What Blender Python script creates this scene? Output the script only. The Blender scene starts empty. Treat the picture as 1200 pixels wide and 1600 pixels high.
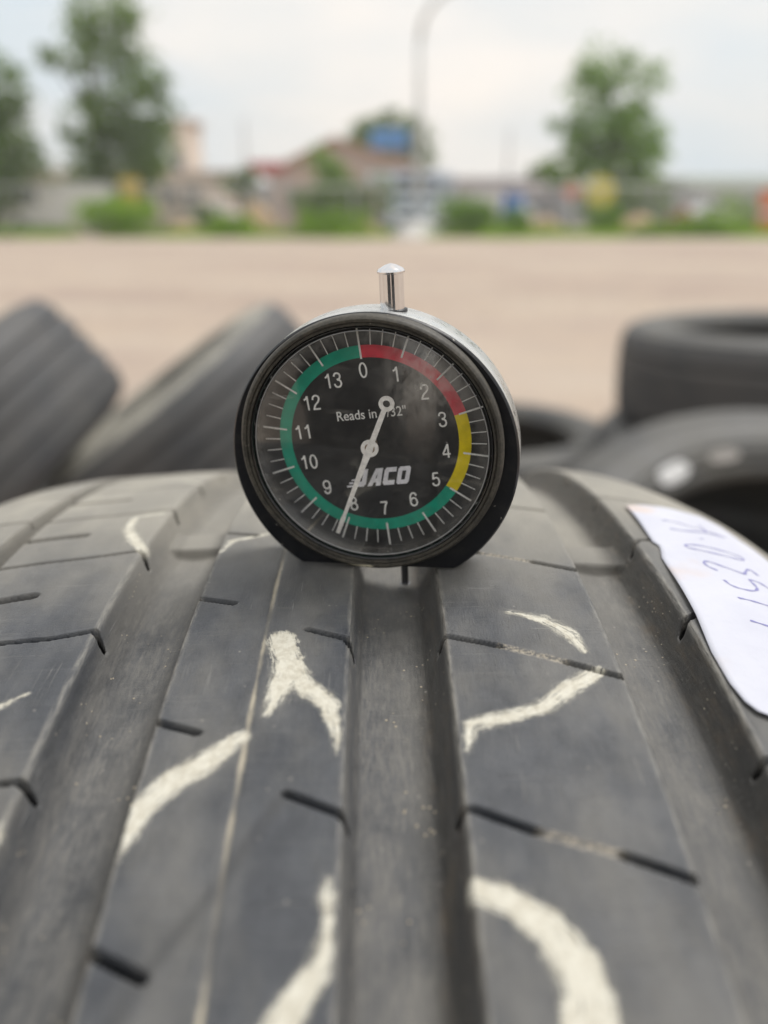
import bpy, math, random
import numpy as np
from mathutils import Vector, Matrix, noise as mnoise
R = math.radians
random.seed(7); np.random.seed(7)
scene = bpy.context.scene
col = scene.collection

# ------------------------------------------------------------------ camera, sky, sun, exposure
CAM = Vector((-0.00726, -0.15813, 0.37862))
PITCH = math.atan(460 / 1320)
cam_d = bpy.data.cameras.new('camera'); cam = bpy.data.objects.new('camera', cam_d); col.objects.link(cam)
cam.location = CAM; cam.rotation_euler = (math.pi / 2 - PITCH, 0, 0)
cam_d.sensor_fit = 'VERTICAL'; cam_d.sensor_height = 36; cam_d.lens = 1320 / 1600 * 36
cam_d.clip_start = 0.005; cam_d.clip_end = 3000
cam_d.dof.use_dof = True; cam_d.dof.focus_distance = 0.137; cam_d.dof.aperture_fstop = 8.7
scene.camera = cam

SUN_EL, SUN_AZ = 62, 60          # azimuth measured from +Y towards +X
w = bpy.data.worlds.new('World'); scene.world = w; w.use_nodes = True
nt = w.node_tree; nd = nt.nodes; lk = nt.links
bg = nd['Background']; bg.inputs[1].default_value = 0.10
sky = nd.new('ShaderNodeTexSky'); sky.sky_type = 'NISHITA'; sky.sun_disc = False
sky.sun_elevation = R(SUN_EL); sky.sun_rotation = R(SUN_AZ); sky.dust_density = 3
tc = nd.new('ShaderNodeTexCoord')
mp = nd.new('ShaderNodeMapping'); mp.inputs['Scale'].default_value = (2.2, 2.2, 7.0); mp.inputs['Location'].default_value = (3.1, .4, .35)
cl = nd.new('ShaderNodeTexNoise'); cl.inputs['Scale'].default_value = 1.15; cl.inputs['Detail'].default_value = 5; cl.inputs['Roughness'].default_value = .45
lk.new(tc.outputs['Generated'], mp.inputs[0]); lk.new(mp.outputs[0], cl.inputs[0])
cr = nd.new('ShaderNodeValToRGB'); e = cr.color_ramp.elements
e[0].position = .34; e[0].color = (5.7, 6.35, 6.75, 1); e[1].position = .64; e[1].color = (8.4, 7.75, 7.05, 1)
m_ = e.new(.5); m_.color = (7.1, 7.0, 6.75, 1)
lk.new(cl.outputs[0], cr.inputs[0])
mx = nd.new('ShaderNodeMix'); mx.data_type = 'RGBA'; mx.inputs[0].default_value = .93
lk.new(sky.outputs[0], mx.inputs[6]); lk.new(cr.outputs[0], mx.inputs[7]); lk.new(mx.outputs[2], bg.inputs[0])
sd = bpy.data.lights.new('sun', 'SUN'); sd.energy = 1.9; sd.angle = R(25); sd.color = (1, .975, .94)
so = bpy.data.objects.new('sun', sd); col.objects.link(so)
dv = Vector((math.sin(R(SUN_AZ)) * math.cos(R(SUN_EL)), math.cos(R(SUN_AZ)) * math.cos(R(SUN_EL)), math.sin(R(SUN_EL))))
so.rotation_euler = dv.to_track_quat('Z', 'Y').to_euler()
scene.view_settings.view_transform = 'Standard'; scene.view_settings.look = 'None'
scene.view_settings.exposure = 0.46; scene.view_settings.gamma = 1; scene.view_settings.use_curve_mapping = False
scene.render.engine = 'CYCLES'; scene.cycles.use_denoising = True; scene.cycles.max_bounces = 8
scene.cycles.transparent_max_bounces = 16
scene.cycles.caustics_refractive = False; scene.cycles.caustics_reflective = False

# ------------------------------------------------------------------ helpers
def tag(o, label=None, cat=None, group=None, kind=None):
    if label: o['label'] = label
    if cat: o['category'] = cat
    if group: o['group'] = group
    if kind: o['kind'] = kind
    return o
def empty(name, label, cat, loc=(0, 0, 0), group=None, rot=(0, 0, 0)):
    o = bpy.data.objects.new(name, None); col.objects.link(o); o.location = loc; o.rotation_euler = rot
    o.empty_display_size = .05
    return tag(o, label, cat, group)
def link_mesh(name, me, mat, parent=None, smooth=False):
    if mat is not None: me.materials.append(mat)
    if smooth: me.polygons.foreach_set('use_smooth', [True] * len(me.polygons))
    o = bpy.data.objects.new(name, me); col.objects.link(o)
    if parent: o.parent = parent
    return o
class MB:
    def __init__(s): s.v = []; s.f = []
    def add(s, vs, fs):
        n = len(s.v); s.v += [tuple(v) for v in vs]; s.f += [tuple(i + n for i in f) for f in fs]; return s
    def box(s, c, d, rz=0, taper=1):
        vs = []
        for sx, sy, sz in ((-1,-1,-1),(1,-1,-1),(1,1,-1),(-1,1,-1),(-1,-1,1),(1,-1,1),(1,1,1),(-1,1,1)):
            k = taper if sz > 0 else 1
            x, y = sx * d[0] / 2 * k, sy * d[1] / 2 * k
            vs.append((c[0] + x * math.cos(rz) - y * math.sin(rz), c[1] + x * math.sin(rz) + y * math.cos(rz), c[2] + sz * d[2] / 2))
        return s.add(vs, [(0,3,2,1),(4,5,6,7),(0,1,5,4),(1,2,6,5),(2,3,7,6),(3,0,4,7)])
    def tube(s, pts, rad, n=8, cap=True):
        pts = [Vector(p) for p in pts]
        rad = rad if isinstance(rad, (list, tuple)) else [rad] * len(pts)
        rings = []
        for i, p in enumerate(pts):
            t = (pts[min(i + 1, len(pts) - 1)] - pts[max(i - 1, 0)]).normalized()
            a = t.orthogonal().normalized() if i == 0 else (prev - t * prev.dot(t)).normalized()
            prev = a; b = t.cross(a)
            rings.append([p + (a * math.cos(2 * math.pi * k / n) + b * math.sin(2 * math.pi * k / n)) * rad[i] for k in range(n)])
        vs = [v for r in rings for v in r]; fs = []
        for i in range(len(pts) - 1):
            for k in range(n):
                k2 = (k + 1) % n; fs.append((i*n+k, i*n+k2, (i+1)*n+k2, (i+1)*n+k))
        if cap: fs.append(tuple(range(n))[::-1]); fs.append(tuple((len(pts)-1)*n + k for k in range(n)))
        return s.add(vs, fs)
    def lathe(s, prof, n=64, axis='y', closed=False, c=(0, 0, 0)):
        # prof: list of (radius, along axis)
        m = len(prof); vs = []; fs = []
        for k in range(n):
            a = 2 * math.pi * k / n
            for r, h in prof:
                if axis == 'y': vs.append((c[0] + r*math.sin(a), c[1] + h, c[2] + r*math.cos(a)))
                else: vs.append((c[0] + r*math.cos(a), c[1] + r*math.sin(a), c[2] + h))
        for k in range(n):
            k2 = (k + 1) % n
            for i in range(m if closed else m - 1):
                j = (i + 1) % m
                fs.append((k*m+i, k*m+j, k2*m+j, k2*m+i))
        return s.add(vs, fs)
    def prism(s, poly, y0, y1):
        # polygon in local x/z extruded along y (facing -y)
        n = len(poly)
        vs = [(x, y0, z) for x, z in poly] + [(x, y1, z) for x, z in poly]
        fs = [tuple(range(n)), tuple(range(2*n-1, n-1, -1))] + [(i, i+n, (i+1) % n + n, (i+1) % n) for i in range(n)]
        return s.add(vs, fs)
    def mesh(s, name):
        me = bpy.data.meshes.new(name); me.from_pydata(s.v, [], s.f); me.update(); return me
    def build(s, name, mat, parent=None, smooth=False, bevel=0, sub=0, kind=None):
        o = link_mesh(name, s.mesh(name), mat, parent, smooth)
        if bevel:
            b = o.modifiers.new('bevel', 'BEVEL'); b.width = bevel; b.segments = 2; b.limit_method = 'ANGLE'
        if sub:
            b = o.modifiers.new('sub', 'SUBSURF'); b.levels = sub; b.render_levels = sub
        if kind: o['kind'] = kind
        return o
def autosmooth(o, ang=35):
    me = o.data
    me.polygons.foreach_set('use_smooth', [True] * len(me.polygons))
    me.set_sharp_from_angle(angle=R(ang))
def copy_tree(o, parent=None):
    c = o.copy(); col.objects.link(c)
    if parent: c.parent = parent
    for ch in [x for x in scene_children(o)]: copy_tree(ch, c)
    return c
def scene_children(o): return [x for x in list(o.children)]

# material helper: small node builder
class NM:
    def __init__(s, name):
        s.m = bpy.data.materials.new(name); s.m.use_nodes = True; s.t = s.m.node_tree
        s.b = s.t.nodes['Principled BSDF']; s.out = s.t.nodes['Material Output']
    def n(s, typ, **kw):
        o = s.t.nodes.new(typ)
        for k, v in kw.items(): setattr(o, k, v)
        return o
    def l(s, a, b): s.t.links.new(a, b)
    def val(s, x, sock):
        if hasattr(x, 'is_output'): s.l(x, sock)
        else: sock.default_value = x
    def noise(s, vec, scale, detail=4, rough=.6, sc=(1, 1, 1), w=0.0):
        mpn = s.n('ShaderNodeMapping'); mpn.inputs['Scale'].default_value = sc; mpn.inputs['Location'].default_value = (w, w*.7, w*.3)
        s.l(vec, mpn.inputs[0])
        o = s.n('ShaderNodeTexNoise'); o.inputs['Scale'].default_value = scale; o.inputs['Detail'].default_value = detail
        o.inputs['Roughness'].default_value = rough; s.l(mpn.outputs[0], o.inputs[0]); return o.outputs[0]
    def ramp(s, x, a, b, va=0., vb=1., smooth=True):
        o = s.n('ShaderNodeMapRange'); o.interpolation_type = 'SMOOTHSTEP' if smooth else 'LINEAR'
        s.l(x, o.inputs[0]); o.inputs[1].default_value = a; o.inputs[2].default_value = b
        o.inputs[3].default_value = va; o.inputs[4].default_value = vb; return o.outputs[0]
    def mth(s, op, a, b=0., c=0.):
        o = s.n('ShaderNodeMath', operation=op); s.val(a, o.inputs[0]); s.val(b, o.inputs[1]); s.val(c, o.inputs[2]); return o.outputs[0]
    def mix(s, f, a, b):
        o = s.n('ShaderNodeMix', data_type='RGBA'); s.val(f, o.inputs[0])
        s.val(a if hasattr(a, 'is_output') else (*a, 1), o.inputs[6]); s.val(b if hasattr(b, 'is_output') else (*b, 1), o.inputs[7]); return o.outputs[2]
    def attr(s, name):
        return s.n('ShaderNodeAttribute', attribute_name=name)
    def bump(s, h, strength=.5, dist=.001, nrm=None):
        o = s.n('ShaderNodeBump'); o.inputs['Strength'].default_value = strength; o.inputs['Distance'].default_value = dist
        s.l(h, o.inputs['Height'])
        if nrm: s.l(nrm, o.inputs['Normal'])
        return o.outputs[0]
    def set(s, **kw):
        names = dict(color='Base Color', rough='Roughness', metal='Metallic', spec='Specular IOR Level', normal='Normal', sheen='Sheen Weight', coat='Coat Weight')
        for k, v in kw.items():
            sock = s.b.inputs[names[k]]
            if k == 'color' and not hasattr(v, 'is_output'): v = (*v, 1)
            s.val(v, sock)
        return s.m
def simple(name, c, rough=.6, metal=0., var=.15, scale=3., bump=0., sc=(1, 1, 1)):
    M = NM(name); tcn = M.n('ShaderNodeTexCoord').outputs['Object']
    nz = M.noise(tcn, scale, 5, .6, sc)
    lo = tuple(x * (1 - var) for x in c); hi = tuple(min(1, x * (1 + var)) for x in c)
    M.set(color=M.mix(M.ramp(nz, .3, .7), lo, hi), rough=M.ramp(nz, .2, .8, max(.02, rough - .08), min(1, rough + .08)), metal=metal)
    if bump: M.set(normal=M.bump(nz, bump, .01))
    return M.m

# ------------------------------------------------------------------ where things stand (metres; x right, y away, z up; ground at GZ)
GZ = -0.322
def at(px, py, dist):
    """a point DIST metres away along y whose place was read off the photograph (1200 x 1600)"""
    t = (800 - py) / 1320; c, s = math.cos(PITCH), math.sin(PITCH)
    dz = dist * (t * c - s) / (c + t * s)
    return Vector((CAM.x + (px - 600) / 1320 * (dist * c - dz * s), CAM.y + dist, CAM.z + dz))
def gx(px, dist): return at(px, 345, dist).x

# ------------------------------------------------------------------ ground
def ground():
    M = NM('gravel_ground'); g = M.n('ShaderNodeNewGeometry').outputs['Position']
    big = M.noise(g, .30, 4, .6, (.7, 1.3, 1)); mid = M.noise(g, 2.3, 5, .6, w=3); fine = M.noise(g, 60, 4, .7, w=9)
    vor = M.n('ShaderNodeTexVoronoi'); vor.inputs['Scale'].default_value = 45; M.l(g, vor.inputs['Vector'])
    c = M.mix(M.ramp(big, .35, .65), (.375, .29, .245), (.50, .42, .345))
    c = M.mix(M.ramp(mid, .38, .68, 0, .6), c, (.50, .40, .31))
    c = M.mix(M.ramp(M.noise(g, .9, 3, .6, (.35, 1.6, 1), 17), .56, .72, 0, .5), c, (.36, .29, .25))
    c = M.mix(M.ramp(fine, .35, .7, 0, .45), c, (.27, .225, .19))
    c = M.mix(M.ramp(vor.outputs['Distance'], .0, .5, .25, 0), c, (.50, .44, .37))
    M.set(color=c, rough=.95, spec=.2, normal=M.bump(vor.outputs['Distance'], .6, .012))
    n = 60; vs = []; fs = []
    # one sheet, finer near the tyres, reaching the horizon
    xs = [math.copysign(abs(t) ** 3 * 900, t) for t in np.linspace(-1, 1, n)]
    ys = [math.copysign(abs(t) ** 3 * 900, t) for t in np.linspace(-.75, 1, n)]
    for y in ys:
        for x in xs:
            d = math.hypot(x, y); h = 0
            if 3 < d < 32: h = .02 * mnoise.noise((x * .3, y * .3, 0))
            vs.append((x, y, GZ + h))
    for j in range(n - 1):
        for i in range(n - 1): fs.append((j*n+i, j*n+i+1, (j+1)*n+i+1, (j+1)*n+i))
    mb = MB(); mb.add(vs, fs)
    o = mb.build('ground', M.m, smooth=True); tag(o, kind='structure')
    # loose stones
    mb = MB(); ic = [(0,0,1),(.9,0,0),(0,.9,0),(-.9,0,0),(0,-.9,0),(0,0,-1)]
    fc = [(0,1,2),(0,2,3),(0,3,4),(0,4,1),(5,2,1),(5,3,2),(5,4,3),(5,1,4)]
    rnd = random.Random(3)
    for _ in range(7000):
        d = .5 + 9 * rnd.random() ** 1.4; a = rnd.uniform(-.7, .7)
        x, y = d * math.sin(a) * 1.1, d * math.cos(a); s = rnd.uniform(.004, .014); r = rnd.uniform(0, 6.28)
        mb.add([(x + s*(vx*math.cos(r)-vy*math.sin(r))*rnd.uniform(.7, 1.2), y + s*(vx*math.sin(r)+vy*math.cos(r)), GZ + .003 + s*.6*vz) for vx, vy, vz in ic], fc)
    st = NM('stone'); p = st.n('ShaderNodeNewGeometry').outputs['Position']
    st.set(color=st.mix(st.noise(p, 30, 2), (.30, .24, .2), (.56, .48, .4)), rough=.9)
    mb.build('loose_gravel', st.m, smooth=True, kind='stuff')
ground()

# ------------------------------------------------------------------ far side of the yard: fence, weeds, trees, houses, vehicles
def leaf_mat(name, a, b):
    M = NM(name); p = M.n('ShaderNodeNewGeometry').outputs['Position']
    n1 = M.noise(p, .9, 3, .6); n2 = M.noise(p, 6, 3, .7, w=4)
    M.set(color=M.mix(M.ramp(M.mth('ADD', M.mth('MULTIPLY', n1, .6), M.mth('MULTIPLY', n2, .4)), .38, .62), a, b), rough=.6, spec=.3)
    tl = M.n('ShaderNodeBsdfTranslucent'); tl.inputs[0].default_value = (b[0]*1.3, b[1]*1.3, b[2]*.6, 1)
    ms = M.n('ShaderNodeMixShader'); ms.inputs[0].default_value = .5; M.l(M.b.outputs[0], ms.inputs[1]); M.l(tl.outputs[0], ms.inputs[2]); M.l(ms.outputs[0], M.out.inputs[0])
    return M.m
LEAF_D = leaf_mat('dark_leaves', (.07, .13, .03), (.16, .25, .055)); LEAF_G = leaf_mat('green_leaves', (.10, .20, .03), (.22, .36, .06))
LEAF_Y = leaf_mat('weed_leaves', (.12, .23, .02), (.27, .43, .05)); BARK = simple('bark', (.13, .105, .085), .9, var=.3, scale=4)
def leaves(blobs, n, size, rnd, origin):
    """leaf-sized faces in clumps spread through ellipsoids (centre, radii)"""
    vol = [b[3]*b[4]*b[5] for b in blobs]; tot = sum(vol); V = []; F = []
    for b, v in zip(blobs, vol):
        k = int(n * v / tot); nc = max(4, k // 28)
        cl = []
        for _ in range(nc):
            while True:
                q = Vector((rnd.uniform(-1, 1), rnd.uniform(-1, 1), rnd.uniform(-1, 1)))
                if .35 < q.length < 1: break
            cl.append(Vector((b[0] + q.x*b[3], b[1] + q.y*b[4], b[2] + q.z*b[5])))
        for _ in range(k):
            c = rnd.choice(cl); s = size * rnd.uniform(.6, 1.4); sp = min(b[3], b[5]) * .26
            p = c + Vector((rnd.gauss(0, sp), rnd.gauss(0, sp), rnd.gauss(0, sp * .8)))
            a = Vector((rnd.gauss(0, 1), rnd.gauss(0, 1), rnd.gauss(0, .6))).normalized(); bb = a.orthogonal().normalized()
            bb = (bb + a.cross(bb) * rnd.uniform(-1, 1)).normalized()
            i = len(V); V += [tuple(p - a*s), tuple(p + bb*s*.5), tuple(p + a*s), tuple(p - bb*s*.5)]; F.append((i, i+1, i+2, i+3))
    mb = MB(); mb.v = [(v[0]-origin[0], v[1]-origin[1], v[2]-origin[2]) for v in V]; mb.f = F; return mb
def tree(label, px, dist, blobs_px, n, size, mat, seed, group='trees beyond the yard fence', trunk=.22, depth=.8):
    """blobs in photograph pixels (cx, cy, rx, ry) turned into metres at that distance"""
    rnd = random.Random(seed); k = dist / 1320 * .99
    o = Vector((gx(px, dist), CAM.y + dist, GZ)); t = empty('tree', label, 'tree', o, group)
    bl = []
    for cx, cy, rx, ry in blobs_px:
        c = at(cx, cy, dist); bl.append((c.x, c.y + rnd.uniform(-.6, .6), c.z, rx*k*1.05, max(rx, ry)*k*depth, ry*k*1.05))
    leaves(bl, n, size, rnd, o).build('crown', mat, t)
    top = max(b[2] for b in bl) - o.z; mb = MB()
    mb.tube([(0, 0, -.1), (.05, 0, top*.3), (-.05, 0, top*.6), (0, 0, top*.92)], [trunk, trunk*.8, trunk*.5, .04], 8)
    mb.build('trunk', BARK, t, smooth=True)
    mb = MB()
    for b in bl:
        z0 = min(max(.25*top, (b[2]-o.z) * .6), top * .8); e_ = Vector((b[0]-o.x, b[1]-o.y, b[2]-o.z))
        mb.tube([(0, 0, z0), tuple(Vector((0, 0, z0)).lerp(e_, .55) + Vector((0, 0, .15))), tuple(e_)], [trunk*.4, trunk*.25, .03], 6)
    mb.build('limbs', BARK, t, smooth=True)
tree('tall dark green tree with a gappy crown behind the left part of the fence', 165, 40,
     [(150,20,50,40),(165,80,50,45),(95,85,34,22),(120,150,28,18),(205,150,48,50),(240,125,22,28),(150,205,48,40),(215,225,50,50),(170,265,66,40),(235,250,32,45),(262,175,14,22),(85,95,20,14),(110,215,24,16)], 5600, .17, LEAF_D, 5)
tree('dark tree cut by the left edge of the picture', -15, 38, [(-20,150,40,55),(-5,210,50,50),(20,245,45,42),(-30,300,60,40),(45,215,16,16)], 4200, .16, LEAF_D, 6)
tree('bright green tree with two tops standing alone on the right', 955, 44,
     [(945,110,42,28),(930,145,34,28),(1005,125,26,28),(1015,165,20,22),(875,190,26,14),(945,195,55,30),(985,215,50,28),(905,235,38,24),(1010,245,34,24),(960,265,64,26),(885,262,34,20)], 6400, .16, LEAF_G, 8)
tree('round tree rising behind the brown roofed house', 618, 70, [(600,215,42,24),(640,220,32,28),(608,188,18,14),(655,245,18,20),(570,235,20,18)], 3200, .24, LEAF_D, 9)
tree('small tree at the left end of the brown roofed house', 512, 50, [(508,262,22,20),(500,240,12,12),(520,280,24,16)], 900, .16, LEAF_G, 10)
tree('low dark tree by the red canopy', 378, 52, [(378,278,20,14),(372,292,24,12)], 800, .16, LEAF_D, 11)
tree('low green tree left of the far warehouse', 860, 60, [(850,272,24,12),(875,280,26,12)], 900, .2, LEAF_D, 14)

def bush(label, px, py, rx, ry, dist, mat, seed, n=900, size=.07, name='bush', cat='bush', group='bushes and weeds along the fence'):
    rnd = random.Random(seed); k = dist / 1320; rx *= 1.3; ry *= 1.45; n = int(n * 2)
    o = Vector((gx(px, dist), CAM.y + dist, GZ)); t = empty(name, label, cat, o, group)
    top = at(px, py - ry, dist).z; h = top - GZ
    bl = [(o.x + rnd.uniform(-.55, .55)*rx*k, o.y + rnd.uniform(-.3, .3), GZ + h*rnd.uniform(.32, .62), rx*k*rnd.uniform(.45, .7), rx*k*.5, h*rnd.uniform(.34, .46)) for _ in range(4)]
    leaves(bl, n, size, rnd, o).build('foliage', mat, t)
    mb = MB()
    for _ in range(10):
        a = rnd.uniform(0, 6.28); q = rx*k*.7*rnd.random()
        mb.tube([(q*.2*math.cos(a), q*.2*math.sin(a), 0), (q*math.cos(a), q*.5*math.sin(a), h*.8)], [.02, .008], 4)
    mb.build('stems', BARK, t)
bush('bright green bush in front of the fence under the tall left tree', 182, 345, 55, 28, 32.6, LEAF_Y, 1, 1800)
bush('dark green shrub left of the silver car, behind the fence', 480, 318, 32, 34, 36, LEAF_D, 2, 1500)
bush('dark green shrub next to the silver car, behind the fence', 560, 315, 40, 34, 37, LEAF_D, 3, 1700)
bush('bright weeds below the dark shrubs left of the silver car', 510, 350, 52, 18, 32.4, LEAF_Y, 4, 1200)
bush('thin weeds below the fence left of the orange dirt', 350, 355, 42, 16, 32.6, LEAF_Y, 5, 800)
bush('green weeds right of the silver car', 722, 345, 48, 26, 33.2, LEAF_G, 6, 1500)
bush('weeds below the blue drum', 815, 350, 28, 18, 32.8, LEAF_G, 7, 700)
bush('yellow green weeds in front of the rubble heap', 1040, 360, 42, 13, 32.3, LEAF_Y, 8, 900)
bush('yellow green weeds at the right edge of the yard', 1130, 355, 60, 17, 32.5, LEAF_Y, 9, 1300)
bush('tall weeds behind the fence at the right edge', 1165, 335, 60, 20, 36, LEAF_Y, 10, 1100)
bush('weeds under the yellow sign', 955, 350, 22, 22, 33.4, LEAF_G, 11, 600)
bush('pale weeds at the left edge of the yard', 5, 370, 30, 10, 31.5, LEAF_Y, 12, 500)
bush('grey green shrub right of the tall left tree', 330, 345, 30, 24, 38, LEAF_D, 13, 700)
bush('dark shrub below the bright right tree', 985, 305, 45, 22, 42, LEAF_D, 15, 1200, .1)
# strip of grass along the fence foot
rnd = random.Random(4); mb = MB()
for _ in range(24000):
    x = rnd.uniform(-24, 24); 
    if mnoise.noise((x * .5, 0, 7)) < -.22: continue
    y = CAM.y + 33.2 + rnd.gauss(0, .8) - 2.2 * max(0, mnoise.noise((x * .35, 9, 4))); h = rnd.uniform(.10, .42) * (1 + 1.1 * max(0, mnoise.noise((x * .9, 3, 2)))); a = rnd.uniform(0, 3.14); wd = .02
    mb.add([(x - wd*math.cos(a), y - wd*math.sin(a), GZ), (x + wd*math.cos(a), y + wd*math.sin(a), GZ), (x + rnd.uniform(-.1, .1), y + rnd.uniform(-.1, .1), GZ + h)], [(0, 1, 2)])
mb.build('grass_strip', LEAF_Y, kind='stuff')
# dry earth heaps
DIRT = simple('dry_earth', (.47, .33, .20), .95, var=.25, scale=2.5, bump=.4)
def heap(label, px, pytop, halfw, dist, mat, seed):
    rnd = random.Random(seed); k = dist / 1320; o = Vector((gx(px, dist), CAM.y + dist, GZ)); h = at(px, pytop, dist).z - GZ
    mb = MB(); n, m = 22, 9
    for j in range(m + 1):
        for i in range(n):
            a = 2*math.pi*i/n; q = 1 - j/m; r = halfw*k*q*(1 + .18*math.sin(3*a+seed) + .1*rnd.uniform(-1, 1)); z = h*(1-q**1.5)*(1+.08*rnd.uniform(-1, 1)) - (.05 if j == 0 else 0)
            mb.v.append((r*math.cos(a), r*.7*math.sin(a), z))
    for j in range(m):
        for i in range(n): mb.f.append((j*n+i, j*n+(i+1) % n, (j+1)*n+(i+1) % n, (j+1)*n+i))
    o_ = mb.build('earth_heap', mat, smooth=True); o_.location = o; tag(o_, label, 'earth heap', 'earth heaps by the fence')
heap('tan earth heap left of the dark shrubs', 400, 315, 42, 35, DIRT, 1); heap('low tan earth heap between the two green bushes on the left', 285, 345, 40, 34.5, DIRT, 2)
heap('low tan earth heap right of the bright weeds', 575, 348, 30, 33, DIRT, 3); heap('orange tan earth heap below the yellow sign', 850, 338, 42, 35.5, DIRT, 4)
heap('red brown rubble heap right of the yellow sign', 1066, 322, 34, 35, simple('red_earth', (.28, .11, .07), .95, var=.3, scale=3), 5)
heap('wide tan earth heap left of the red brown rubble', 1000, 335, 50, 36.5, DIRT, 6)

heap('low white gravel heap in front of the silver car', 652, 346, 44, 32.6, simple('white_gravel', (.58, .57, .54), .9, var=.12, scale=6, bump=.4), 7)
# chain link fence: each post its own part, wire as one netting
FY = 34.0
GALV = simple('galvanised_steel', (.52, .53, .54), .45, metal=.5, var=.1, scale=5)
fr_ = empty('chain_link_fence', 'long galvanised chain link fence along the far side of the gravel yard', 'fence', (0, CAM.y + FY, GZ))
fx0, fx1, fh = -26.0, 26.0, at(300, 291, FY).z - GZ
post = MB().tube([(0, 0, -.1), (0, 0, fh + .05)], .035, 8).mesh('post'); post.materials.append(GALV)
for i in range(18):
    o = bpy.data.objects.new('post', post); col.objects.link(o); o.parent = fr_; o.location = (fx0 + i * 3.06 + .37, 0, 0)
    if i == 3: o.rotation_euler = (0, R(-4), 0)
MB().tube([(fx0, 0, fh), (fx1, 0, fh)], .042, 8).build('top_rail', GALV, fr_, smooth=True)
mb = MB(); stp = .13; n = int((fx1 - fx0) / stp); t_ = .0026
for i in range(-int(fh / stp), n):
    for sgn in (1, -1):
        xa = fx0 + i*stp; za = 0.; xb = xa + fh; zb = fh
        if xa < fx0: za = fx0 - xa; xa = fx0
        if xb > fx1: zb = fh - (xb - fx1); xb = fx1
        if sgn < 0: xa, xb = fx0 + fx1 - xa, fx0 + fx1 - xb
        y = sgn * .006
        mb.add([(xa-t_, y, za), (xa+t_, y, za), (xb+t_, y, zb), (xb-t_, y, zb), (xa, y+.006, za), (xb, y+.006, zb)], [(0,1,2,3), (1,4,5,2), (4,0,3,5)])
mb.build('wire_netting', GALV, fr_, kind='stuff')

# street lamp
sl = empty('street_lamp', 'tall pale street lamp with a curved arm rising behind the fence', 'street lamp', (gx(653, 36), CAM.y + 36, GZ))
LG = simple('lamp_grey', (.60, .61, .60), .5, var=.06)
ht = at(653, 62, 36).z - GZ; k36 = 36 / 1320
MB().tube([(0, 0, 0), (0, 0, ht*.5), (0, 0, ht)], [.17, .14, .12], 14).build('pole', LG, sl, smooth=True)
MB().box((0, 0, .03), (.5, .5, .06)).build('base_plate', LG, sl)
MB().tube([(0, 0, ht), (.06, 0, ht+.55), (.35, 0, ht+1.05), (.85, 0, ht+1.5), (1.35, 0, ht+1.68)], [.12, .11, .10, .09, .08], 12).build('arm', LG, sl, smooth=True)
hb = MB(); hb.lathe([(0.01, -.42), (.12, -.36), (.19, -.1), (.18, .2), (.1, .38), (.01, .42)], 16, 'y'); h = hb.build('lamp_head', LG, sl, smooth=True); h.rotation_euler = (0, 0, R(90)); h.scale = (1, 1, .45); h.location = (1.68, 0, ht+1.68)
for px, pt in ((790, 200), (388, 185), (1020, 235)):
    o = MB().tube([(0, 0, 0), (0, 0, at(px, pt, 85).z - GZ)], [.14, .09], 8).build('utility_pole', simple('pole_wood', (.30, .28, .27), .9), smooth=True)
    o.location = (gx(px, 85), CAM.y + 85, GZ); tag(o, {790: 'thin far pole between the street lamp and the bright tree', 388: 'thin far pole left of the brown roofed house', 1020: 'thin far pole behind the bright right tree'}[px], 'pole', 'far utility poles')

# buildings
GLASS = NM('window_glass').set(color=(.05, .06, .07), rough=.15, spec=.8)
def windows(parent, x0, x1, n, z, w_, h_, y, frame):
    for i in range(n):
        x = x0 + (x1 - x0) * (i + .5) / n
        f = MB().box((x, y - .03, z), (w_ + .16, .10, h_ + .16)).build('window', frame, parent)
        MB().box((x, y - .06, z), (w_, .10, h_)).build('pane', GLASS, f)
def house(label, pxl, pxr, pyeave, pyridge, dist, deep, wall, roof, nwin, cat='house', gable_front=False, name='house', ridge_px=None):
    x0, x1 = gx(pxl, dist), gx(pxr, dist); e_ = at(600, pyeave, dist).z - GZ; rz = at(600, pyridge, dist).z - GZ
    h = empty(name, label, cat, ((x0+x1)/2, CAM.y + dist, GZ)); W_ = x1 - x0
    MB().box((0, deep/2, e_/2), (W_, deep, e_)).build('wall', wall, h)
    mb = MB()
    if gable_front:
        rx = (gx(ridge_px, dist) - (x0+x1)/2) if ridge_px else 0
        mb.add([(-W_/2, 0.02, e_), (W_/2, 0.02, e_), (rx, 0.02, rz-.1), (-W_/2, deep, e_), (W_/2, deep, e_), (rx, deep, rz-.1)], [(0,1,2), (4,3,5), (0,2,5,3), (1,4,5,2), (0,3,4,1)]); mb.build('gable', wall, h); mb = MB()
        ov = .5
        for sg, xe in ((-1, -W_/2 - ov), (1, W_/2 + ov)):
            ze = e_ - ov * (rz - e_) / (W_/2)
            vs = [(xe, -ov, ze), (rx, -ov, rz), (rx, deep+ov, rz), (xe, deep+ov, ze)]; vs += [(a, b, c + .28) for a, b, c in vs]
            mb.add(vs, [(0,1,2,3), (7,6,5,4), (0,4,5,1), (1,5,6,2), (2,6,7,3), (3,7,4,0)])
    else:
        vs = [(-W_/2-.4, -.4, e_), (W_/2+.4, -.4, e_), (W_/2+.4, deep+.4, e_), (-W_/2-.4, deep+.4, e_), (-W_/2-.4, deep/2, rz), (W_/2+.4, deep/2, rz)]
        mb.add(vs, [(0,1,5,4), (2,3,4,5), (0,4,3), (1,2,5), (3,2,1,0)])
    mb.build('roof', roof, h)
    windows(h, -W_*.42, W_*.42, nwin, e_*.55, min(1.2, W_/nwin*.5), e_*.3, 0, simple('window_frame', (.6, .6, .58), .6))
    return h
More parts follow.
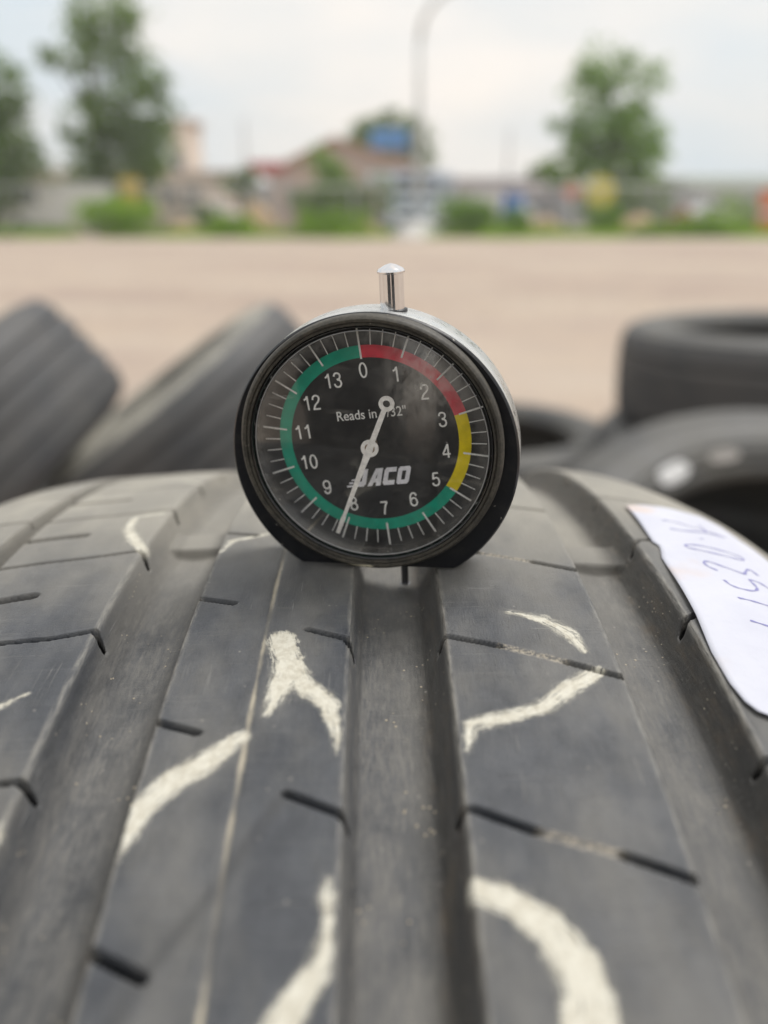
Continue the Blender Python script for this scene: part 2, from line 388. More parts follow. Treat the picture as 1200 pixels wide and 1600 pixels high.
PINK = simple('pinkish_plaster', (.56, .43, .36), .85, var=.08); BEIGE = simple('beige_plaster', (.60, .52, .44), .85, var=.08)
house('brown roofed house with a wide gable left of the street lamp', 425, 668, 272, 220, 62, 14, PINK, simple('orange_brown_roof', (.52, .33, .19), .85, var=.12), 5, gable_front=True, ridge_px=525)
house('low blue grey shed behind the silver car', 585, 700, 285, 262, 52, 8, simple('blue_grey_cladding', (.24, .28, .33), .6, var=.08), simple('grey_roof', (.30, .32, .36), .6), 3, 'shed', name='shed')
house('pale beige building behind the tall left tree', 45, 345, 268, 258, 56, 10, BEIGE, simple('pale_roof', (.42, .38, .34), .8), 7, 'building', name='building')
house('narrow beige tower block at the right side of the tall left tree', 272, 298, 186, 180, 66, 6, simple('light_plaster', (.74, .64, .55), .85, var=.05), simple('pale_roof_slab', (.55, .48, .42), .8), 1, 'building', name='tower_block')
house('long low warehouse with a dark roof line right of the street lamp', 690, 850, 281, 270, 80, 18, simple('greyish_pink_cladding', (.42, .37, .38), .7), simple('dark_roof', (.20, .17, .17), .8), 8, 'warehouse', name='warehouse')
house('far grey warehouse at the right edge behind the weeds', 1085, 1330, 290, 268, 78, 18, simple('pale_grey_cladding', (.42, .44, .44), .7), simple('green_grey_roof', (.22, .25, .20), .8), 8, 'warehouse', name='warehouse')
house('low far building between the house and the left tree', 300, 430, 290, 280, 90, 12, simple('grey_cladding', (.38, .38, .38), .7), simple('slate_roof', (.22, .22, .24), .8), 5, 'building', name='building')
house('long low building behind the bright right tree', 850, 1090, 292, 281, 88, 12, simple('mauve_grey_cladding', (.36, .35, .40), .7), simple('brown_flat_roof', (.28, .22, .2), .8), 7, 'building', name='building')
# red canopy
rc = empty('red_canopy', 'red canopy on posts beside the brown roofed house', 'canopy', (gx(420, 55), CAM.y + 55, GZ)); zt = at(420, 262, 55).z - GZ
MB().box((0, 0, zt), (2.0, 1.6, .6)).build('canopy_box', simple('red_paint', (.52, .14, .14), .6), rc, bevel=.03)
for x in (-1, 1):
    for y in (-.6, .6): MB().tube([(x, y, 0), (x, y, zt - .4)], .06, 6).build('post', GALV, rc)
# signs
def sign(label, px, py, wpx, hpx, dist, mat, shape='box', name='sign', legs=1, pole=GALV):
    k = dist/1320; c = at(px, py, dist); o = empty(name, label, 'sign', (c.x, c.y, GZ)); z = c.z - GZ
    mb = MB()
    if shape == 'box': mb.box((0, -.08, z), (wpx*k, .08, hpx*k))
    else:
        P = [(math.cos(R(a))*wpx*k/2, z + math.sin(R(a))*hpx*k/2) for a in ((0, 90, 180, 270) if shape == 'diamond' else range(0, 360, 30))]
        mb.prism(P, -.1, -.05)
    mb.build('sign_panel', mat, o, bevel=.01)
    for i in range(legs):
        x = 0 if legs == 1 else (-.3 + .6*i) * wpx*k
        MB().tube([(x, 0, 0), (x, 0, z + (hpx*k*.3))], .07 if legs > 1 else .05, 8).build('post', pole, o)
sign('blue sign board on two posts beside the street lamp', 608, 217, 54, 26, 50, simple('blue_paint', (.12, .30, .62), .5), legs=2, pole=simple('pale_red_post', (.55, .35, .32), .6))
sign('round yellow sign in front of the bright right tree', 938, 300, 44, 44, 36.5, simple('yellow_paint', (.66, .56, .05), .5), 'round')
sign('orange red sign left of the round yellow one', 893, 298, 30, 26, 38, simple('orange_red_paint', (.62, .20, .10), .5), 'diamond')
sign('small yellow sign between the tall left tree and the bright bush', 205, 302, 30, 42, 35, simple('amber_paint', (.60, .42, .06), .5))
# drums
def drum(label, px, pyt, pyb, wpx, dist, mat, band, tilt=0.):
    k = dist/1320; o = empty('drum', label, 'drum', Vector((gx(px, dist), CAM.y + dist, GZ)), 'coloured drums by the fence'); zt = at(px, pyt, dist).z - GZ; r = wpx*k/2
    zb = 0.; h = zt
    mb = MB(); mb.lathe([(0.01, 0), (r*.95, 0), (r, .04), (r, h*.32), (r*1.04, h*.34), (r, h*.36), (r, h*.64), (r*1.04, h*.66), (r, h*.68), (r*.97, h), (.01, h)], 20, 'z'); mb.build('barrel', mat, o, smooth=True)
    mb = MB(); mb.lathe([(r*1.03, h*.45), (r*1.03, h*.56)], 20, 'z'); mb.build('band', band, o)
    mb = MB(); mb.lathe([(r*1.02, h*.96), (r*1.02, h*1.01), (r*.9, h*1.02), (.01, h*1.02)], 20, 'z'); mb.build('lid', mat, o)
    o.rotation_euler = (0, tilt, 0)
BLUE = simple('blue_plastic', (.04, .16, .52), .45); ORG = simple('orange_plastic', (.75, .18, .04), .5)
drum('blue drum standing in the weeds right of the silver car', 797, 303, 345, 32, 35, BLUE, simple('dark_blue_band', (.03, .09, .3), .5), R(4)); drum('orange drum at the right edge', 1198, 297, 340, 28, 35, ORG, simple('white_band', (.7, .7, .7), .5))
# vehicles
TY = simple('road_tyre', (.03, .03, .03), .8); CH_ = simple('car_window', (.04, .05, .06), .15, var=0)
def car(label, px, dist, rz, L, Wd, H, paint, van=False, name='parked_car'):
    o = empty(name, label, 'van' if van else 'car', (gx(px, dist), CAM.y + dist, GZ), 'vehicles parked beyond the fence')
    if van: prof = [(-L/2,.35),(-L/2,H*.55),(-L*.43,H*.62),(-L*.30,H*.95),(-L*.24,H),(L/2-.1,H),(L/2,H*.9),(L/2,.35)]
    else: prof = [(-L/2,.35),(-L/2,.72),(-L*.45,.86),(-L*.24,1.0),(-L*.12,H*.94),(-L*.02,H),(L*.25,H),(L*.40,1.05),(L/2-.05,.95),(L/2,.4)]
    mb = MB(); mb.prism(prof, -Wd/2, Wd/2); b = mb.build('body', paint, o, bevel=.09); b.rotation_euler = (0, 0, 0)
    zw = 1.0 if not van else H*.6; hw = (H - zw) * .72
    for sg in (-1, 1):
        for a, c in (((-.14, .03), (.05, .24)) if not van else ((-.30, -.14),)):
            MB().box(((a+c)/2*L, sg*(Wd/2), zw + hw/2), ((c-a)*L*.92, .04, hw)).build('side_window', CH_, o)
        MB().box((-L/2 - .01, sg*Wd*.36, .68), (.06, Wd*.18, .15)).build('headlight', simple('lamp_glass', (.75, .75, .72), .2), o, bevel=.02)
        for x in (-L*.31, L*.31):
            mb = MB(); mb.lathe([(.2, -.11), (.33, -.1), (.345, 0), (.33, .1), (.2, .11)], 20, 'y'); wl = mb.build('wheel', TY, o, smooth=True); wl.location = (x, sg*(Wd/2 - .06), .345)
            mb = MB(); mb.lathe([(.01, -.09), (.2, -.1), (.21, .1), (.01, .09)], 16, 'y'); r_ = mb.build('rim', GALV, wl)
    xa, za, xb, zb = (-L*.235, 1.03, -L*.125, H*.91) if not van else (-L*.42, H*.64, -L*.305, H*.92)
    mb = MB(); mb.add([(xa-.02, -Wd*.44, za), (xa-.02, Wd*.44, za), (xb-.03, Wd*.4, zb), (xb-.03, -Wd*.4, zb)], [(0,1,2,3)]); mb.v = [(x, y, z+.015) for x, y, z in mb.v]; mb.build('windscreen', CH_, o)
    MB().box((-L/2 - .02, 0, .46), (.12, Wd*.96, .22)).build('bumper', paint, o, bevel=.03)
    MB().box((-L/2 - .02, 0, .70), (.05, Wd*.46, .14)).build('grille', TY, o)
    o.rotation_euler = (0, 0, rz)
SILV = simple('silver_paint', (.60, .62, .62), .3, metal=.2, var=.03); WHT = simple('white_paint', (.72, .72, .70), .35, var=.04); BGR = simple('blue_grey_paint', (.22, .27, .34), .35, var=.05); DGR = simple('dark_grey_paint', (.10, .105, .11), .35, var=.05)
car('silver car facing the camera behind the fence, right of the dark shrubs', 652, 37.5, R(80), 4.4, 1.9, 1.5, simple('pale_blue_silver', (.40, .44, .48), .4, var=.03))
car('white van under the tall left tree behind the fence', 95, 39.5, R(8), 4.8, 1.9, 2.1, WHT, True)
car('blue grey van behind the silver car', 660, 44, R(75), 5.2, 2.1, 2.7, BGR, True)
car('white van far behind the blue drum', 770, 58, R(175), 5.2, 2.0, 2.1, WHT, True)
car('dark grey car parked left of the white van under the trees', 25, 43, R(5), 4.4, 1.8, 1.5, DGR)
car('grey van far away between the blue drum and the orange sign', 848, 62, R(10), 5, 2, 2.0, simple('grey_paint', (.36, .38, .42), .4), True)
car('silver car far away in front of the grey warehouse at the right', 1120, 60, R(178), 4.6, 1.9, 1.6, SILV)
car('white car behind the fence left of the earth heap', 320, 42, R(170), 4.4, 1.8, 1.5, simple('cream_paint', (.70, .62, .54), .4))

hz = MB().box((0, 60, 9.0), (400, 260, 21.0)).build('haze', None, kind='stuff')
hm = NM('pale_haze'); hm.t.nodes.remove(hm.b); pv = hm.n('ShaderNodeVolumePrincipled'); pv.inputs['Density'].default_value = .0019; pv.inputs['Color'].default_value = (.92, .93, .94, 1); pv.inputs['Anisotropy'].default_value = .2
hm.l(pv.outputs[0], hm.out.inputs['Volume']); hz.data.materials.append(hm.m)
# ------------------------------------------------------------------ rubber of the measured tyre
def tread_material():
    M = NM('worn_tread_rubber'); tcn = M.attr('tc').outputs['Vector']          # millimetres: x across, y along the tread
    dep = M.attr('dep').outputs['Fac']; pd = M.attr('paint').outputs['Fac']; cs = M.attr('crease').outputs['Fac']; rimd = M.attr('rimd').outputs['Fac']
    grain = M.noise(tcn, 2.6, 4, .75); cloud = M.noise(tcn, .05, 5, .6, (1, .5, 1)); cloud2 = M.noise(tcn, .2, 5, .7, (1, .6, 1), 31)
    streak = M.noise(tcn, 1.3, 4, .68, (1.5, .22, 1), 12); fine = M.noise(tcn, 7.0, 3, .7, (1, 1, 1), 5)
    scuff = M.noise(tcn, .55, 3, .8, (.12, 3.2, 1), 77)
    floor_ = M.ramp(dep, 2.2, 5.2)                       # 1 in the bottom of a groove
    wall = M.mth('MULTIPLY', M.ramp(dep, .3, 1.5), M.ramp(dep, 6.4, 4.6))
    base = M.mix(M.ramp(cloud2, .3, .7), (.028, .032, .040), (.056, .061, .071))
    base = M.mix(M.mth('MULTIPLY', M.ramp(scuff, .55, .75), .35), base, (.12, .12, .12))
    base = M.mix(M.mth('MULTIPLY', M.ramp(grain, .58, .8), .3), base, (.15, .145, .13))
    # dust and painted sheen: light film on the ribs, thicker and patchy in the groove floors
    far = M.n('ShaderNodeSeparateXYZ'); M.l(tcn, far.inputs[0])
    crown = M.ramp(far.outputs[1], -38, 30, 0, .72)      # dust plus grazing sky sheen painted in, paler further along the tread
    film_and_sheen = M.mth('MULTIPLY', M.ramp(cloud, .38, .66, .0, .30), M.ramp(fine, .2, .8, .7, 1.2))
    film_and_sheen = M.mth('ADD', film_and_sheen, crown)
    base = M.mix(film_and_sheen, base, (.33, .31, .265))
    dustf = M.mth('MULTIPLY', floor_, M.ramp(streak, .32, .68, .12, .62))
    dustf = M.mth('MULTIPLY', dustf, M.ramp(cloud2, .34, .6, .22, 1.1))
    dustf = M.mth('MULTIPLY', dustf, M.ramp(fine, .25, .7, .82, 1.08))
    base = M.mix(dustf, base, (.225, .215, .195))
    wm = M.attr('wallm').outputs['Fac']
    base = M.mix(M.mth('MULTIPLY', wm, M.ramp(streak, .2, .7, .95, .6)), base, (.020, .018, .0155))  # shade painted over the unworn black groove walls, strongest on right-hand ones
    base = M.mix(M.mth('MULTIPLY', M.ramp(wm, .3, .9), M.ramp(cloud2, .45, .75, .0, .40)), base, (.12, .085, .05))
    # grit caught in the grooves
    grit = M.n('ShaderNodeTexVoronoi'); grit.inputs['Scale'].default_value = .62; M.l(tcn, grit.inputs['Vector'])
    gm = M.mth('MULTIPLY', M.ramp(grit.outputs['Distance'], .09, .17, 1, 0), M.ramp(dep, .8, 2))
    gm = M.mth('MULTIPLY', gm, M.ramp(M.noise(tcn, .12, 2, .5, w=8), .53, .6))
    base = M.mix(gm, base, (.38, .33, .25))
    # worn pale edge along every rib
    ed = M.mth('MULTIPLY', M.ramp(rimd, .15, .8, 1, 0), M.ramp(streak, .35, .65, .05, .5))
    base = M.mix(ed, base, (.30, .285, .25))
    # cream line along the moulding crease
    cl_ = M.mth('ADD', cs, M.mth('MULTIPLY', M.mth('SUBTRACT', M.noise(tcn, .5, 4, .7, (1, .35, 1), 3), .5), 1.0))
    cm = M.mth('MULTIPLY', M.ramp(cl_, -.1, .38, 1, 0), M.ramp(M.noise(tcn, .09, 2, .5, (.01, 1, 1), 42), .38, .62, .15, .85))
    base = M.mix(cm, base, (.46, .41, .31))
    # chalk paint with dry-brushed edges
    stk = M.attr('stroke').outputs['Vector']
    hair = M.noise(stk, 1.0, 4, .7, (.22, 3.4, 1), 5); hair2 = M.noise(stk, 1.0, 3, .6, (.5, 1.3, 1), 25)
    n1 = M.mth('SUBTRACT', M.noise(tcn, .7, 5, .7, (1, 1, 1), 55), .5)
    d2 = M.mth('ADD', M.mth('SUBTRACT', pd, .32), M.mth('ADD', M.mth('MULTIPLY', n1, 2.6), M.mth('MULTIPLY', M.mth('SUBTRACT', hair, .5), 4.2)))
    soft = M.ramp(d2, -.35, .12, 1, 0)
    cover = M.mth('ADD', M.mth('ADD', hair, M.mth('MULTIPLY', hair2, .5)), M.mth('MULTIPLY', M.mth('MINIMUM', M.mth('MULTIPLY', pd, -1.), 1.5), .16))
    cover = M.mth('SUBTRACT', cover, M.mth('MULTIPLY', M.noise(tcn, 4.5, 3, .7, w=14), .28))
    pm = M.mth('MULTIPLY', M.mth('MULTIPLY', soft, M.ramp(cover, .53, .72, .10, .95)), M.ramp(dep, .8, 2.4, 1, 0))
    pm = M.mth('MULTIPLY', pm, M.ramp(M.attr('sipe').outputs['Fac'], -.1, .15))
    pc = M.mix(M.ramp(M.noise(tcn, .9, 4, .7, w=2), .35, .7), (.66, .635, .545), (.50, .465, .375))
    fl_ = M.mth('MULTIPLY', M.ramp(M.attr('fill').outputs['Fac'], .0, .7, 1, 0), M.ramp(M.noise(tcn, 1.6, 4, .75, w=61), .42, .6, .0, .9))
    base = M.mix(fl_, base, (.42, .37, .29))
    base = M.mix(M.ramp(M.attr('dark_line').outputs['Fac'], .2, 1.5, .45, 0), base, (.02, .021, .024))  # soft dark diagonal line across the middle-left rib
    nick = M.n('ShaderNodeTexVoronoi'); nick.inputs['Scale'].default_value = .33; M.l(tcn, nick.inputs['Vector'])
    nk = M.mth('MULTIPLY', M.ramp(nick.outputs['Distance'], .03, .10, 1, 0), M.ramp(M.noise(tcn, .3, 2, .5, w=71), .5, .56))
    base = M.mix(M.mth('MULTIPLY', nk, .7), base, (.30, .28, .25))
    pit = M.n('ShaderNodeTexVoronoi'); pit.inputs['Scale'].default_value = 1.3; M.l(tcn, pit.inputs['Vector'])
    pt = M.mth('MULTIPLY', M.ramp(pit.outputs['Distance'], .10, .2, 1, 0), M.ramp(M.noise(tcn, .5, 2, .5, w=81), .52, .6))
    scr = M.mth('MULTIPLY', M.ramp(M.noise(tcn, .9, 2, .5, (.06, 4.5, 1), 91), .66, .70), M.ramp(M.noise(tcn, .1, 2, .5, w=93), .5, .6))
    scr2 = M.mth('MULTIPLY', M.ramp(M.noise(tcn, .9, 2, .5, (3.5, .07, 1), 95), .67, .71), M.ramp(M.noise(tcn, .12, 2, .5, w=97), .5, .6))
    sc_ = M.mth('MAXIMUM', scr, scr2)
    base = M.mix(M.mth('MULTIPLY', sc_, .30), base, (.26, .255, .24))
    base = M.mix(pm, base, pc)
    base = M.mix(M.ramp(M.attr('sipe').outputs['Fac'], -.12, .02, .9, 0), base, (.012, .012, .013))
    h = M.mth('ADD', M.mth('MULTIPLY', grain, .5), M.mth('ADD', M.mth('MULTIPLY', streak, .5), M.mth('MULTIPLY', fine, .3)))
    h = M.mth('SUBTRACT', h, M.mth('MULTIPLY', M.mth('ADD', pt, sc_), .7)); h = M.mth('ADD', h, M.mth('MULTIPLY', pm, .35)); h = M.mth('ADD', h, M.mth('MULTIPLY', gm, 1.2))
    M.set(color=base, rough=M.ramp(M.mth('ADD', film_and_sheen, dustf), 0, .7, .42, .74), spec=M.ramp(M.attr('sipe').outputs['Fac'], -.12, .02, .05, .5), sheen=M.ramp(M.attr('sipe').outputs['Fac'], -.12, .02, 0, .10), normal=M.bump(h, .55, .00035))
    M.b.inputs['Sheen Roughness'].default_value = .4
    return M.m
def sidewall_material(name, dust=.2, c=(.05, .052, .056), dustc=(.26, .245, .205)):
    M = NM(name); p = M.n('ShaderNodeTexCoord').outputs['Object']
    a = M.noise(p, 9, 5, .6); b = M.noise(p, 70, 4, .7, w=4)
    f = M.mth('MULTIPLY', M.ramp(a, .3, .7, dust * .4, dust * 1.3), M.ramp(b, .2, .8, .7, 1.2))
    M.set(color=M.mix(f, c, dustc), rough=M.ramp(a, .2, .8, .5, .7), normal=M.bump(b, .3, .002)); return M.m
SIDE = sidewall_material('dusty_sidewall_rubber', .25)

SIPES = [
 ([(-72.0,-12.5),(-59.5,-10.3),(-47.7,-7.9),(-46.5,-8.1),(-42.8,-13.7)],0.9),
 ([(-72.2,-41.0),(-60.9,-39.3),(-53.5,-38.6),(-47.4,-37.0),(-46.7,-36.8),(-43.6,-40.6)],0.9),
 ([(-72.2,-72.5),(-49.3,-68.9),(-47.1,-68.6),(-43.9,-70.7)],0.9),
 ([(-72.3,0.9),(-61.2,2.9)],1.9), ([(-72.3,-27.2),(-66.4,-25.9),(-61.3,-24.7)],1.9), ([(-72.3,27.4),(-71.3,27.6),(-60.1,29.5)],1.9),
 ([(-72.3,-56.8),(-61.3,-54.6)],1.9), ([(-72.3,55.0),(-60.8,57.0)],1.9),
 ([(-72.5,13.0),(-54.7,16.3),(-46.6,17.8),(-43.0,12.0)],0.7), ([(-72.3,40.6),(-66.2,41.6),(-46.5,44.3),(-43.0,39)],0.7),
 ([(-72.3,68.0),(-46.5,72.0),(-43,67)],0.7),
 ([(-82,-13.5),(-77.0,-12.9)],0.9),([(-98,12.2),(-77.0,14.9)],0.9),([(-98,38.2),(-77.0,40.9)],0.9),([(-98,-16),(-77,-13)],.9),([(-98,64),(-77,67)],.9),
 ([(-31.2,-28.1),(-25.4,-30.1)],0.9), ([(-31.6,-59.0),(-25.6,-61.2)],0.9), ([(-31.6,-91.2),(-25.5,-94.0)],0.9), ([(-31.4,-0.1),(-25.5,-2.0)],0.8),
 ([(-31.4,29),(-25.5,27)],.8), ([(-31.4,58),(-25.5,56)],.8),
 ([(-12.5,-38.4),(-6.4,-41.0),(-5.0,-43.7)],0.8), ([(-12.8,-71.8),(-6.1,-74.8),(-4.6,-76.4)],0.8), ([(-12.6,-7),(-6.2,-9.5),(-5,-11.5)],.8), ([(-12.6,24),(-6.2,21.5),(-5,19.5)],.8),
 ([(7.6,-42.6),(8.7,-40.9),(9.5,-40.6),(17.1,-43.3)],0.85), ([(17.1,-43.3),(26.6,-47.3)],-0.6), ([(26.6,-47.3),(34.4,-50.6)],0.9),
 ([(7.6,-76.2),(8.9,-74.5),(10.1,-74.4),(17.3,-77.6)],0.85), ([(17.3,-77.6),(26.7,-80.8)],-0.6), ([(26.7,-80.8),(34.4,-84.0)],0.9),
 ([(7.6,-8.6),(9.4,-8.2),(17.0,-12.0)],0.8), ([(17.0,-12.0),(26.6,-15.4)],-0.6), ([(26.6,-15.4),(34.4,-18.9)],0.9),
 ([(7.6,21.0),(9.4,22),(17,18.6)],.8), ([(17,18.6),(26,16)],-.5), ([(26.0,16.0),(34.3,12.4)],0.7), ([(7.6,53.0),(9.4,54),(34.3,43)],.7),
 ([(45.2,-9.8),(46.7,-8.2),(48.6,-4.9),(49.9,-3.8),(51.8,-3.5),(54.5,-6.5),(64,-9)],0.9), ([(45.4,-39.4),(47.3,-36.9),(48.7,-34.8),(50.9,-33.5),(64,-38)],0.9),
 ([(45.4,-69.0),(47.2,-67.5),(49.1,-66.3),(66,-68)],0.9), ([(45.4,20.0),(47.6,23.5),(49.0,25.6),(64,24)],0.8), ([(45.4,50.0),(47.6,53.5),(49.0,55.6),(64,54)],0.8),
]
STROKES = [
 [(-16.3,-41.2,2.3),(-14.9,-46.0,2.3),(-14.7,-49.2,2.2),(-15.8,-54.7,1.5),(-16.8,-58.3,0.4)],
 [(-14.8,-45.9,1.9),(-11.5,-52.8,1.7),(-8.1,-56.3,1.5),(-7.0,-61.2,0.9),(-6.7,-65.6,0.1)],
 [(-19.5,-62.1,1.1),(-23.0,-65.9,1.9),(-27.2,-69.4,2.1),(-30.0,-73.2,1.8),(-30.6,-76.8,1.0),(-31.1,-80.6,0.1)],
 [(-6.9,-83.5,0.4),(-7.1,-85.5,1.05),(-6.9,-87.5,0.5)],
 [(-6.8,-88.3,0.8),(-7.0,-90.4,1.0),(-7.7,-93.7,1.35),(-9.8,-96.7,1.8),(-11.0,-99.0,2.0),(-14,-104,2.3)],
 [(19.9,-33.9,0.5),(25.3,-36.0,1.2),(28.6,-39.9,1.45),(29.8,-44.6,0.5)],
 [(30.9,-49.3,1.2),(25.9,-53.1,1.6),(21.6,-57.2,1.3),(16.0,-59.1,1.3),(11.3,-60.6,1.3),(10.1,-65.2,0.3)],
 [(9.6,-85.1,1.7),(13.1,-86.5,1.8),(16.8,-89.3,2.3),(18.8,-93.3,2.6),(19.4,-96.5,2.8),(19.1,-99.7,3.0),(18,-106,3.1)],
 [(-48.1,15.1,0.5),(-53.6,13.2,0.85),(-52.9,5.0,1.2),(-49.6,-2.1,1.3),(-46.4,-7.2,1.25)],
 [(-55.1,56.3,0.5),(-46.5,45.8,0.7)],
 [(-30.9,-9.5,0.5),(-29.9,-4.7,0.8),(-22.5,-1.0,0.6)],
 [(-56.5,-56.1,0.5),(-53.5,-53.4,0.5),(-51.6,-52.1,0.15)],
 [(-46.9,-75.2,0.3),(-46.3,-77.6,0.2)],
]
EDGE = dict(FL=-77.13, FR=-72.27, LL=-46.57, LR=-31.5, CL=-5.72, CR=9.22, RL=34.25, RR=48.79)
def crown(x):                      # radius (m) of the worn crown at x (mm across)
    d = np.abs(np.asarray(x, float) * 1e-3 + .01605)
    return .32 - .448 * d * d - 7.19 * np.maximum(0, d - .0654) ** 2
# groove: left edge, right edge, depth, width of left wall, width of right wall
GROOVES = [('FL', 'FR', 4.2, 1.6, 1.4), ('LL', 'LR', 6.2, 4.4, 1.8), ('CL', 'CR', 6.4, 1.8, 3.4), ('RL', 'RR', 6.2, 2.2, 4.2)]
def groove_depth(x):
    out = np.zeros_like(x)
    for a, b, D, wl, wr in GROOVES:
        A, B = EDGE[a], EDGE[b]
        t = np.clip((x - A) / wl, 0, 1); u = np.clip((B - x) / wr, 0, 1)
        sh = lambda q: np.where(q < .12, q * q * 4.17 / 1.0, .06 + (1 - .06) * (1 - (1 - np.clip((q - .12) / .88, 0, 1)) ** 1.7))
        mid = np.clip((x - A) / (B - A), 0, 1)
        d = D * np.minimum(sh(t), sh(u)) * (1 - .06 * np.cos(mid * 2 * np.pi))
        out = np.maximum(out, np.where((x > A) & (x < B), d, 0))
    return out
def seg_dist(X, S, pts, radial=None):
    best = np.full(X.shape, 1e3)
    for i in range(len(pts) - 1):
        (ax, ay), (bx, by) = pts[i][:2], pts[i + 1][:2]
        dx, dy = bx - ax, by - ay; L = dx * dx + dy * dy
        t = np.clip(((X - ax) * dx + (S - ay) * dy) / L, 0, 1)
        d = np.hypot(X - ax - t * dx, S - ay - t * dy)
        if radial is not None: d = d - (pts[i][2] * (1 - t) + pts[i + 1][2] * t)
        best = np.minimum(best, d)
    return best
def near(X, S, pts, m):
    xs = [p[0] for p in pts]; ys = [p[1] for p in pts]
    return (X > min(xs) - m) & (X < max(xs) + m) & (S > min(ys) - m) & (S < max(ys) + m)

